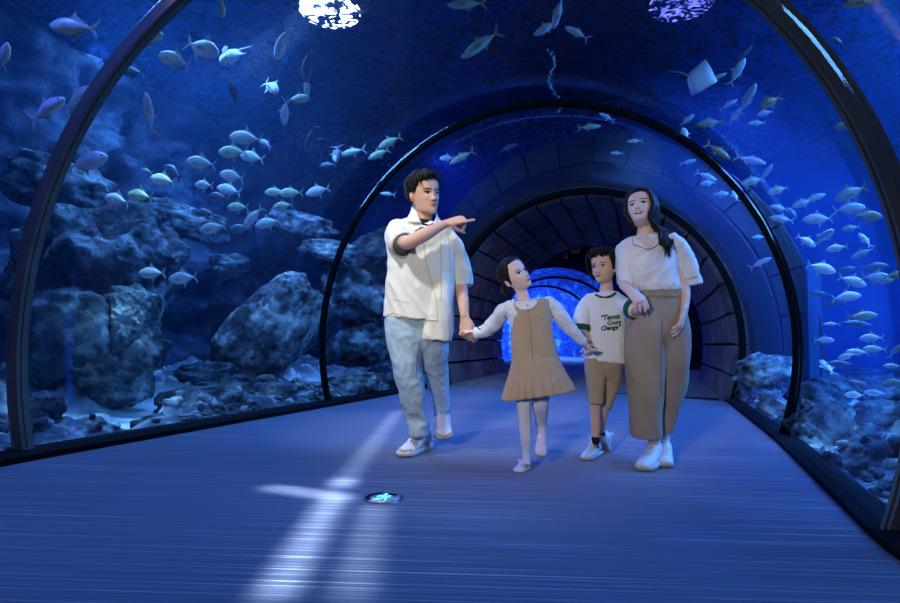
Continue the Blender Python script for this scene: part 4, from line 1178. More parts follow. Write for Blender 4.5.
def band(fig, a, b_, r1, r2, mt, parent, name='sleeve_band', ref=None):
    m = MB(); dr = (b_-a).normalized(); e1 = (ref or Z); e1 = (e1-dr*e1.dot(dr)).normalized(); e2 = dr.cross(e1)
    m.loft([[c+e1*r1*s__*math.cos(2*PI*q/30)+e2*r2*s__*math.sin(2*PI*q/30) for q in range(30)] for c, s__ in ((a, .98), (a, 1.03), (b_, 1.03), (b_, .93), (a, .90))], False, False)
    return obj(name, m, mt, parent)
bv = bvh_of(tee)
seam('neckband_front', [(591.6, 290.3), (595.5, 294.6), (600, 296.8), (605.5, 297.6), (611, 296.2), (615.5, 293.2), (618.4, 289.6)], .0085, MT['green'], tee, bv, .002)
band(bo, J(580.9, 325, -.033), J(580.6, 330.5, -.04), .056, .054, MT['green'], tee, ref=RT)
band(bo, J(631, 308.5, -.145), J(634.5, 309.8, -.19), .056, .050, MT['green'], tee)
# printed lettering
bv = bvh_of(tee)
def lettering(txt, px, py, h, parent, bv, mt, shear=.35, tilt=-5, bold=.045):
    cu = bpy.data.curves.new('t', 'FONT'); cu.body = txt; cu.size = 1; cu.shear = shear; cu.offset = bold; cu.resolution_u = 3
    o = bpy.data.objects.new('t', cu); COL.objects.link(o); dg = bpy.context.evaluated_depsgraph_get(); dg.update()
    me = bpy.data.meshes.new_from_object(o.evaluated_get(dg)); bpy.data.objects.remove(o)
    bm = bmesh.new(); bm.from_mesh(me); bmesh.ops.triangulate(bm, faces=bm.faces)
    bmesh.ops.subdivide_edges(bm, edges=[e for e in bm.edges if e.calc_length() > .12], cuts=2)
    bmesh.ops.triangulate(bm, faces=bm.faces)
    ta = math.radians(tilt); bad = []
    for v in bm.verts:
        x, y = v.co.x*h*.92, v.co.y*h
        p = onto(bv, px+x*math.cos(ta)+y*math.sin(ta), py+x*math.sin(ta)-y*math.cos(ta), .0025)
        if p is None: bad.append(v)
        else: v.co = p
    bmesh.ops.delete(bm, geom=bad, context='VERTS'); bm.to_mesh(me); bm.free(); me.materials.clear()
    return link('lettering', me, mt, parent, smooth=False)
lettering('\u201cTennis', 600.2, 320.2, 6.9, tee, bv, MT['green'])
lettering('Cours', 606.8, 325.0, 6.0, tee, bv, MT['green'])
lettering('Change\u201d', 600.6, 330.6, 6.2, tee, bv, MT['green'])
# socks and shoes
m = MB(); bo.tube(m, [(595.5, 437.4, .0, .0250), (595.8, 441, .0, .0250)], 20); obj('sock', m, MT['black_cloth'], boy)
m = MB(); bo.tube(m, [(601.2, 432.5, .16, .024), (601.6, 435, .16, .024)], 20); obj('sock', m, MT['black_cloth'], boy)
heel = G(600, 452.5); toe = G(584.5, 460.8)
shoe(bo, 'shoe', heel, toe, .080, .080, MT['shoe_w'], boy, lace=True, sole=.024, high=1.15)
t2 = G(606, 452.0); h2 = J(600.5, 441, .21); h2.z = max(h2.z, .02)
shoe(bo, 'shoe', h2, t2, .070, .074, MT['shoe_w'], boy, up=(Z*.9+TOC*.3), lace=True, sole=.024, high=1.1)

# ================================================================== WOMAN
wo = Fig(655, 466.5); J = wo.J
wh = Head(J(641.2, 210.2, 0), .238, -33, 19, 9, wm=.98, nose=.9, jaw=.94)
b = MB(); wh.skull(b)
b.tube([wh.loc(0, -.02, -.055), J(644.5, 224, .0), J(646.5, 240, .01)], [(.047, .050), (.043, .046), (.062, .050)], 24, RT, 4)
wo.rows(b, [(637, 243, 657, 242, .050, 0), (630, 254, 667, 252, .078, 0), (632, 272, 671, 272, .085, 0), (641, 292, 674, 292, .078, 0), (636, 318, 680, 318, .095, 0), (640, 336, 680, 336, .09, 0)], 32, 3)
wo.tube(b, [(648, 330, -.01, .07), (648, 370, -.02, .050), (650, 395, .0, .045), (653, 438, .0, .030)])
wo.tube(b, [(668, 330, .02, .08), (669, 370, .05, .055), (667, 395, .09, .045), (664, 432, .13, .030)])
b.tube([J(653, 438, 0), G(656.5, 464)+Z*.05], [.028, .026], 10); b.tube([J(664, 432, .13), J(664, 447, .12)], [.03, .028], 10)
wo.tube(b, [(629, 247, .0, .036), (624.5, 262, .0, .036), (623.5, 281, -.02, .034), (625.5, 286.5, -.10, .030), (628.5, 289, -.17, .023)])
hand(b, J(628.5, 289, -.17), (J(638, 298.5, -.22)-J(628.5, 289, -.17)), (FH*.7+Z*.1-RT*.3), 1.05, (45, 52, 58, 62), (.6, .5), 3, mirror=1)
wo.tube(b, [(667, 246, .0, .036), (677, 262, .0, .036), (684, 282, -.02, .032), (685.5, 296, -.07, .028), (684.3, 311, -.12, .021)])
hand(b, J(684, 312, -.125), (J(680, 329, -.15)-J(684, 312, -.125)), (-RT*.7+FH*.5), 1.0, (30, 38, 45, 50), (.72, .3), 3, mirror=1)
woman = remesh('person', b, MT['skin_fair'], .0050, 3, origin=wo.g, label='smiling woman with long dark hair in white blouse and wide beige trousers', category='person')
wh.face(woman, 'lips_r', 1.0, (-.001, .001), .95, .8)
def whair(th, t):
    a = abs(th); line = .86-.05*a*a
    if a > .75: line = .832-(a-.75)*.62
    if a > 1.25: line = .522-(a-1.25)*.9
    if a > 1.6: line = .10
    v = smooth01(line-.01, line+.045, t)
    return -.006*(1-v)+(.012+.012*smooth01(.5, .95, t)+.003*noise.noise(V((th*14, t*3, 1))))*v
def wl(m):
    random.seed(9); r = []
    # parting near the top; long locks down the far shoulder
    for i in range(70):
        f_ = random.random(); th = 1.0+f_*1.9; t0 = random.uniform(.72, .97)
        ex = 662+f_*11+random.uniform(-3, 3); ey = 256-abs(f_-.6)*22+random.uniform(-8, 3)
        pts = [wh.ringpt(th*.8, t0, .014*wh.k), wh.ringpt(th, .45, .020*wh.k), wh.ringpt(th*1.02, .12, .020*wh.k),
               J(658+f_*11+random.uniform(-2, 2), 230, -.085+f_*.09+random.uniform(-.01, .01)), J(660.5+f_*11+random.uniform(-2, 2), 242, -.125+f_*.05+random.uniform(-.008, .008)), J(ex, ey, -.130+f_*.01+random.uniform(-.006, .006))]
        r.append((pts, random.uniform(.010, .016)))
    for i in range(46):
        f_ = random.random(); th = -(1.15+f_*1.8); t0 = random.uniform(.70, .97)
        pts = [wh.ringpt(th*.8, t0, .013*wh.k), wh.ringpt(th, .45, .016*wh.k), wh.ringpt(th*1.05, .12, .014*wh.k),
               J(631.5+f_*9, 229+random.uniform(-2, 2), .03+f_*.05), J(632+f_*10+random.uniform(-2, 2), 240+random.uniform(-4, 6), .065+f_*.03)]
        r.append((pts, random.uniform(.010, .015)))
    locks(m, r, 8)
wh.hair('hair', whair, MT['hair_brown'], woman, wl)
# trousers
s_ = MB()
wo.rows(s_, [(640, 288, 679.5, 289, .085, 0), (637.5, 298, 680.3, 300, .095, 0), (629.5, 314, 685, 316, .115, 0), (626.5, 332, 687, 332, .12, 0), (633, 350, 680, 350, .09, 0), (645, 360, 670, 360, .05, 0)], 44, 4)
wo.rows(s_, [(633, 308, 664, 308, .10, 0), (627, 328, 664, 328, .122, -.01), (625.8, 345, 664.5, 345, .124, -.015), (626.8, 362, 664, 362, .12, -.02), (628.5, 385, 662.5, 386, .115, -.02), (630, 412, 661.2, 412, .11, -.01), (631.2, 436.3, 660.8, 438.8, .105, .0)], 40, 4, hem=.06)
wo.rows(s_, [(652, 308, 684, 308, .10, 0), (652, 328, 687, 328, .120, .01), (652, 345, 688.2, 345, .12, .02), (652, 362, 688.2, 362, .118, .03), (655, 385, 685.6, 386, .11, .06), (656, 408, 676.5, 408, .10, .09), (658, 435, 671, 428, .085, .12)], 36, 4, hem=.06)
tr = remesh('trousers', s_, MT['khaki'], .0066, 3, woman, wr(51, .0075, 7, 2.2, 1.5))
bv = bvh_of(tr)
seam('crease', [(662, 322), (661, 350), (661, 395)], .003, MT['khaki_dark'], tr, bv)
seam('pocket_edge', [(636, 304), (633, 316), (630.5, 328)], .002, MT['khaki_dark'], tr, bv)
m = MB()
wo.rows(m, [(640.5, 289, 679.7, 290, .089, 0), (638, 297.3, 680.6, 299, .099, 0)], 44, 3)
wb = obj('waistband', m, MT['khaki'], tr)
m = MB(); q = J(648, 297, -.10); m.tube([q, J(650, 303, -.125), J(652.5, 309, -.13)], [.0045]*3, 8, None, 4); m.tube([q, J(646.5, 303, -.12), J(646, 310, -.13)], [.0045]*3, 8, None, 4); m.ell(q, (RT*.010, FH*.006, Z*.007))
obj('drawstring', m, MT['khaki_dark'], tr)
# blouse
s_ = MB()
wo.rows(s_, [(634.5, 236.5, 659, 235.0, .062, .0, 2.0), (625, 239.5, 668.5, 235.8, .075, 0, 2.1), (618.8, 246, 673.5, 242, .095, 0), (621, 262, 676, 260, .108, 0), (627, 277, 678, 276, .11, 0), (633, 286, 680.5, 285, .112, 0), (636, 291.5, 681, 290.5, .100, 0)], 44, 4)
wo.rows(s_, [(616.5, 246, 636, 242, .065, .0), (616.2, 258, 634, 258, .072, .01), (616.8, 270, 634.5, 271, .075, .01), (617.6, 283.6, 634.5, 286.5, .076, .0)], 30, 4, hem=.05)
wo.rows(s_, [(659, 238, 673.5, 233.5, .065, .0), (664, 248, 684, 243, .078, .01), (671, 262, 692.5, 257, .085, .02), (677, 277, 697.5, 271.5, .088, .02), (679.5, 288, 699.6, 283.5, .090, .02)], 32, 4, hem=.05)
bl = remesh('blouse', s_, MT['satin'], .0056, 3, woman, wr(61, .010, 8, 4, -4))
bv = bvh_of(bl)
seam('sleeve_trim', [(678.5, 280.5), (688, 279.5), (697.5, 276.5)], .0022, MT['brow'], bl, bv)
# open notched collar
m = MB()
def wing2(pts):
    q = [J(*p) for p in pts]; c = sum(q, V())/len(q); m.loft([[p+FH*.005 for p in q], q, [p*.6+c*.4-FH*.004 for p in q]])
seam('collar_piping', [(632.2, 238.5), (633, 244.2), (640.5, 246.9), (648.5, 250)], .0016, MT['brow'], bl, bv, .008)
seam('collar_piping', [(649.5, 249.6), (655, 247), (660.3, 242.6)], .0016, MT['brow'], bl, bv, .008)
# bare skin in the V of the neck
laid('collar_wing', [(631.8, 237), (633, 243.8), (640.5, 246.4), (648.5, 249.4), (641, 243.2), (636, 238.2)], .007, MT['satin'], bl, bv, wo)
laid('collar_wing', [(657.5, 237.2), (660.5, 241.7), (655, 246.4), (649.5, 249), (654, 243.2), (656, 239.2)], .007, MT['satin'], bl, bv, wo)
laid('neckline', [(634.5, 237.8), (641, 243.8), (649, 248.6), (654.5, 243.6), (657, 238.4), (646, 235.5)], .004, MT['skin_fair'], woman, bv, wo)
heel = G(661, 461.5); toe = G(641.5, 472)
shoe(wo, 'shoe', heel, toe, .120, .105, MT['shoe_w'], woman, lace=True, sole=.036, high=1.2)
heel = J(665.2, 453, .14); heel.z = .012; toe = G(664.8, 468.5)
shoe(wo, 'shoe', heel, toe, .100, .092, MT['shoe_w'], woman, lace=True, sole=.036, high=1.25)
# ------------------------------------------------------------------ distances behind the acrylic
def inside(p):
    if p.y < 8.6 and p.y > -4.2:
        s, a = station(p.y); x = (p.x-s); return math.hypot(x, (p.z-CZ)/ELL) < RAD+.12
    q = p-PA; u = q.dot(AX)
    if -.5 < u < PLEN: return math.hypot(q.dot(SX), p.z-CZ) < RAD+.45
    return False
def T(px, py):
    r = ray(px, py); d = .8
    while d < 14 and inside(CAM+r*d): d += .04
    return d

# ------------------------------------------------------------------ rocks
def rq(px, py, w, h, e, ang, mt, label, dep=.8, **kw):
    rq.n += 1
    d = T(px, py)+e+min(w, h)*(T(px, py)+e)/F/2*dep
    o = rk(px, py, w, h, d, ang, MT[mt], label, rq.n*1.37, dep, **kw); return o
rq.n = 0
rq(271, 333, 134, 78, .95, 50, 'rock_pale', 'tall tilted pale boulder standing alone in the left tank', sub=6, rough=.20, dep=.9)
rq(98, 268, 150, 130, 1.3, 10, 'rock_mid', 'massive upper reef rock in the left tank behind the near rib', rough=.30, sub=6)
rq(130, 322, 52, 72, .75, -10, 'rock_pale', 'knobbly pale rock bulging from the right flank of the left reef', rough=.32, sub=6)
rq(70, 335, 110, 90, 1.0, 0, 'rock_mid', 'shadowed rock in the middle of the left reef', rough=.3)
rq(98, 378, 108, 66, 1.25, 12, 'rock_pale', 'broad rounded rock at the foot of the left reef above the sand', rough=.28, sub=6)
rq(140, 352, 50, 44, .7, 20, 'rock_mid', 'small rock wedged under the knobbly pale rock', rough=.3)
rq(42, 408, 42, 32, .18, -8, 'rock_mid', 'grey rock beside the near rib left of the sand patch', rough=.25)
rq(44, 452, 50, 16, .14, 8, 'rock_dark', 'low dark rock along the glass under the sand patch', rough=.25, dep=1.0, wall=True)
rq(170, 426, 80, 28, .16, 10, 'rock_dark', 'low brownish rock along the glass right of the sand patch', rough=.25, dep=1.0, wall=True)
rq(200, 401, 96, 30, .45, 8, 'rock_pale', 'long flat pale rock below and left of the tilted boulder', rough=.25)
rq(238, 385, 44, 20, .7, 0, 'rock_mid', 'small rock against the lower left of the tilted boulder', rough=.3)
rq(273, 394, 46, 24, .15, 0, 'rock_pale', 'small round pale rock in front of the tilted boulder', rough=.3)
rq(312, 399, 50, 18, .12, 8, 'rock_mid', 'flat grey rock at the foot of the middle rib', rough=.3, wall=True)
rq(242, 409, 50, 15, .12, 8, 'rock_dark', 'thin dark rock lying along the glass below the tilted boulder', rough=.3, wall=True)
rq(330, 251, 62, 20, 1.3, -8, 'rock_pale', 'pale ledge on the back wall above the tilted boulder', rough=.3)
rq(228, 266, 42, 24, 1.9, 0, 'rock_mid', 'dim rock on the back wall under the fish school', rough=.3)
rq(300, 225, 70, 26, 2.0, -12, 'rock_mid', 'dim ledge on the back wall right of the fish school', rough=.3)
rq(206, 372, 60, 20, 1.5, 5, 'rock_mid', 'low rock on the seabed far behind the flat pale rock', rough=.3)
rq(185, 222, 90, 34, 2.0, -15, 'rock_mid', 'dim outcrop on the back wall behind the fish school', rough=.3)
rq(60, 190, 110, 60, 2.0, -20, 'rock_mid', 'dim high outcrop on the back wall behind the near rib', rough=.3)
rq(362, 345, 66, 44, .25, 15, 'rock_mid', 'craggy rock pile just past the middle rib beside the man', rough=.34)
rq(356, 300, 70, 54, .5, -20, 'rock_mid', 'upper rock of the pile past the middle rib', rough=.34)
rq(378, 262, 70, 60, .9, 30, 'rock_dark', 'dark rock face above the pile past the middle rib', rough=.3)
rq(352, 384, 56, 22, .06, 8, 'rock_pale', 'pale rubble rock at the glass left of the man', rough=.36)
rq(384, 380, 40, 24, .1, 0, 'rock_mid', 'grey rubble rock right behind the legs of the man', rough=.36)
# right tank
rq(766, 372, 30, 58, .25, 100, 'rock_pale', 'upright knobbly coral rock seen between the two right ribs', rough=.4)
rq(752, 398, 30, 34, .1, 0, 'rock_mid', 'low coral rubble at the foot of the far right rib', rough=.4)
rq(776, 408, 34, 28, .08, -40, 'rock_pale', 'pale rubble behind the middle rib on the right', rough=.4)
rq(815, 402, 52, 34, .7, -15, 'rock_mid', 'rounded reef rock just right of the middle rib', rough=.3)
rq(822, 428, 62, 44, .25, -30, 'rock_mid', 'large rough reef rock left of the right hand sand patch', rough=.34)
rq(812, 446, 44, 30, .06, -40, 'rock_pale', 'pale rubble rock close to the glass right of the middle rib', rough=.4)
rq(846, 478, 60, 30, .06, -38, 'rock_dark', 'dark reef rock below the right hand sand patch', rough=.3)
rq(884, 448, 44, 30, .55, 0, 'rock_mid', 'smooth grey boulder right of the right hand sand patch', rough=.2)
rq(884, 478, 56, 30, .3, -10, 'rock_mid', 'blocky rock under the smooth grey boulder', rough=.3)
rq(886, 508, 44, 30, .06, -40, 'rock_pale', 'pale rubble rock at the right edge beside the kerb', rough=.35)
rq(880, 412, 50, 24, 1.3, 0, 'rock_mid', 'reef rock behind the smooth grey boulder', rough=.3)
rq(838, 388, 60, 20, 1.8, -4, 'rock_mid', 'distant low reef at the back of the right tank', rough=.3)
rq(885, 392, 60, 20, 2.6, 0, 'rock_mid', 'farthest reef rock at the right edge of the picture', rough=.3)

# rubble strewn along the foot of the glass
def rubble(name, side, n, seed, ya, yb, label):
    random.seed(seed); m = MB()
    bm0 = bmesh.new(); bmesh.ops.create_icosphere(bm0, subdivisions=2, radius=1); V0 = [v.co.copy() for v in bm0.verts]; F0 = [tuple(v.index for v in f.verts) for f in bm0.faces]; bm0.free()
    for i in range(n):
        y = random.uniform(ya, yb); s_, a = station(y); off = .16+random.random()**1.8*1.3
        x = s_+side*(RAD*math.cos(A0)+off); z, sd = bedz(x, y, side)
        if sd > .04: continue
        r = random.uniform(.02, .075)*(1 if off > .3 else .7); q = Matrix.Rotation(random.uniform(0, 6), 3, 'Z'); sc = (random.uniform(.8, 1.6), random.uniform(.6, 1), random.uniform(.5, .9)); o_ = V((i*3.1, 0, 0))
        m.add([V((x, y, z+r*.2))+q @ V((v.x*sc[0], v.y*sc[1], v.z*sc[2]))*r*(1+.35*noise.noise(v*1.8+o_)+.2*noise.noise(v*4+o_)) for v in V0], F0)
    return obj(name, m, MT['rock_pale'], fix=False, kind='stuff', label=label, category='rubble')
rubble('reef_rubble', -1, 520, 5, .8, 8.2, 'small broken stones strewn along the foot of the left acrylic wall')
rubble('reef_rubble', 1, 760, 6, 1.2, 8.4, 'small broken stones strewn along the foot of the right acrylic wall')

# translucent looking column in the right tank
m = MB(); c = P(811, 325, T(811, 325)+2.6); c.z = .85
m.box(c, RT*.09, FH*.09, Z*.95); m.box(V((c.x, c.y, .15)), RT*.45+FH*.1, FH*.3-RT*.05, Z*.06)
structure(obj('pillar_tank', m, mat('blue_column', rgb(34, 70, 116), .6), smooth=False), label='plain blue column standing in the right tank')

# ------------------------------------------------------------------ fish
def fmat(name, back, side, belly, rough=.35):
    k = N(name); b = k.n('ShaderNodeBsdfPrincipled', Roughness=rough); b.inputs['Specular IOR Level'].default_value = .6; b.inputs['Metallic'].default_value = 0
    tc = k.n('ShaderNodeTexCoord'); sx_ = k.n('ShaderNodeSeparateXYZ'); k.l(tc.outputs['Object'], sx_.inputs[0])
    mr = k.n('ShaderNodeMapRange'); mr.inputs['From Min'].default_value = -.2; mr.inputs['From Max'].default_value = .2; k.l(sx_.outputs['Z'], mr.inputs['Value'])
    c = k.ramp(mr.outputs[0], [(.2, belly), (.5, side), (.85, back)]); k.l(c, b.inputs['Base Color']); k.l(b.outputs[0], k.out.inputs['Surface']); return k.m
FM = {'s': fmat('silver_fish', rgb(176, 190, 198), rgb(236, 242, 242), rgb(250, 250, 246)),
      'g': fmat('green_silver_fish', rgb(140, 165, 130), rgb(206, 222, 190), rgb(236, 242, 216)),
      'y': fmat('yellow_fish', rgb(120, 118, 60), rgb(176, 170, 96), rgb(210, 204, 140)),
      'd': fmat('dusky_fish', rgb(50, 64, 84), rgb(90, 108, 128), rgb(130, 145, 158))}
FIN = {q: mat('fin_'+q, c, .5) for q, c in (('s', rgb(196, 204, 200)), ('g', rgb(170, 184, 130)), ('y', rgb(176, 160, 70)), ('d', rgb(70, 84, 100)))}
MT['fisheye'] = mat('fish_eye', rgb(12, 12, 14), .2)
def fish_parts(deep, fat):
    """unit-length fish along +X (nose), Z up"""
    prof = [(.5, .012, .012), (.485, .045, .03), (.45, .085, .05), (.40, .125, .07), (.32, .172, .088), (.22, .205, .098), (.10, .215, .10), (-.02, .195, .092), (-.12, .150, .074), (-.21, .095, .05), (-.28, .050, .03), (-.33, .028, .018), (-.36, .026, .012)]
    b = MB(); R = []
    for x, h, w_ in prof:
        h *= deep/.42; w_ *= fat; h *= .9
        R.append([V((x, w_*math.cos(a), h*math.sin(a)*(1.0 if math.sin(a) > 0 else .95)-.01*(x > .3))) for a in [2*PI*q/16 for q in range(16)]])
    b.loft(R)
    t = MB()
    for sg in (1, -1):
        pts = [(-.34, .022), (-.40, .075), (-.50, .195), (-.485, .12), (-.43, .02), (-.36, -.0)]
        t.loft([[V((x, y_, sg*z)) for x, z in pts] for y_ in (-.006, .006)])
    df = MB(); k_ = deep/.42
    pts = [(.10, .205*k_), (.02, .345*k_), (-.01, .25*k_), (-.12, .165*k_), (-.26, .085*k_), (-.27, .05), (-.1, .13*k_)]
    df.loft([[V((x, y_, z)) for x, z in pts] for y_ in (-.005, .005)])
    af = MB(); pts = [(-.0, -.185*k_), (-.05, -.325*k_), (-.08, -.215*k_), (-.17, -.13*k_), (-.27, -.075*k_), (-.27, -.045), (-.12, -.12*k_)]
    af.loft([[V((x, y_, z)) for x, z in pts] for y_ in (-.005, .005)])
    out = [('body', b), ('tail_fin', t), ('dorsal_fin', df), ('anal_fin', af)]
    for sg in (1, -1):
        pf = MB(); o_ = .088*fat
        pf.loft([[V((.22, sg*o_, -.02)), V((.06, sg*(o_+.05), .0)), V((.0, sg*(o_+.055), -.06)), V((.10, sg*(o_+.03), -.08)), V((.21, sg*o_, -.06))], [V((.22, sg*(o_+.006), -.02)), V((.06, sg*(o_+.056), .0)), V((.0, sg*(o_+.061), -.06)), V((.10, sg*(o_+.036), -.08)), V((.21, sg*(o_+.006), -.06))]])
        out.append(('pectoral_fin', pf))
        e_ = MB(); e_.ell(V((.405, sg*.058*fat, .03)), (V((.020, 0, 0)), V((0, .012, 0)), V((0, 0, .020))), 10, 6); out.append(('eye', e_))
    return [(n_, q.mesh('fish_'+n_)) for n_, q in out]
FD = {'deep': fish_parts(.42, 1), 'slim': fish_parts(.26, .8), 'mid': fish_parts(.34, .9)}
FCACHE = {}
def fish(px, py, ln, ang, e, col, shape, label, group=None, tw=15, rollv=0):
    """head points at image angle ang (0 = right, 90 = up)"""
    key = (col, shape)
    d = T(px, py)+e
    r = ray(px, py)
    if r.z > 0: d = min(d, (4.25-CAM.z)/r.z)
    p = CAM+r*d; a = math.radians(ang)
    H_ = R2*math.cos(a)+U2*math.sin(a); Vv = -R2*math.sin(a)+U2*math.cos(a)
    if Vv.z < -.05: Vv = -Vv
    t = math.radians(tw); tow = H_.cross(Vv)
    X_ = H_*math.cos(t)-FWD*math.sin(t); Y_ = Vv.cross(X_).normalized(); Zv = X_.cross(Y_)
    if rollv: q = Matrix.Rotation(math.radians(rollv), 3, X_); Y_ = q @ Y_; Zv = q @ Zv
    s_ = ln*d/F/max(.45, math.cos(t))
    Mx = Matrix((X_*s_, Y_*s_, Zv*s_)).transposed().to_4x4(); Mx.translation = p
    if key not in FCACHE:
        root = None; kids = []
        for n_, me in FD[shape]:
            me = me.copy(); mt_ = FM[col] if n_ == 'body' else (MT['fisheye'] if n_ == 'eye' else FIN[col])
            me.materials.append(mt_)
            if n_ in ('body', 'eye'): me.polygons.foreach_set('use_smooth', [True]*len(me.polygons))
            if n_ == 'body': root = bpy.data.objects.new('fish', me); COL.objects.link(root)
            else: o = bpy.data.objects.new(n_, me); COL.objects.link(o); o.parent = root; kids.append(o)
        FCACHE[key] = (root, kids); r_ = root
    else:
        r0, k0 = FCACHE[key]; r_ = r0.copy(); COL.objects.link(r_)
        for q in k0: o = q.copy(); COL.objects.link(o); o.parent = r_
        if 'group' in r_: del r_['group']
    r_.matrix_basis = Mx
    r_['label'] = label; r_['category'] = 'fish'
    if group: r_['group'] = group
    fish.all.append((px, py, label))
    return r_
fish.all = []
SCH = 'school of silver fish in the left tank'; RSC = 'fish in the right tank'; OVR = 'fish overhead'
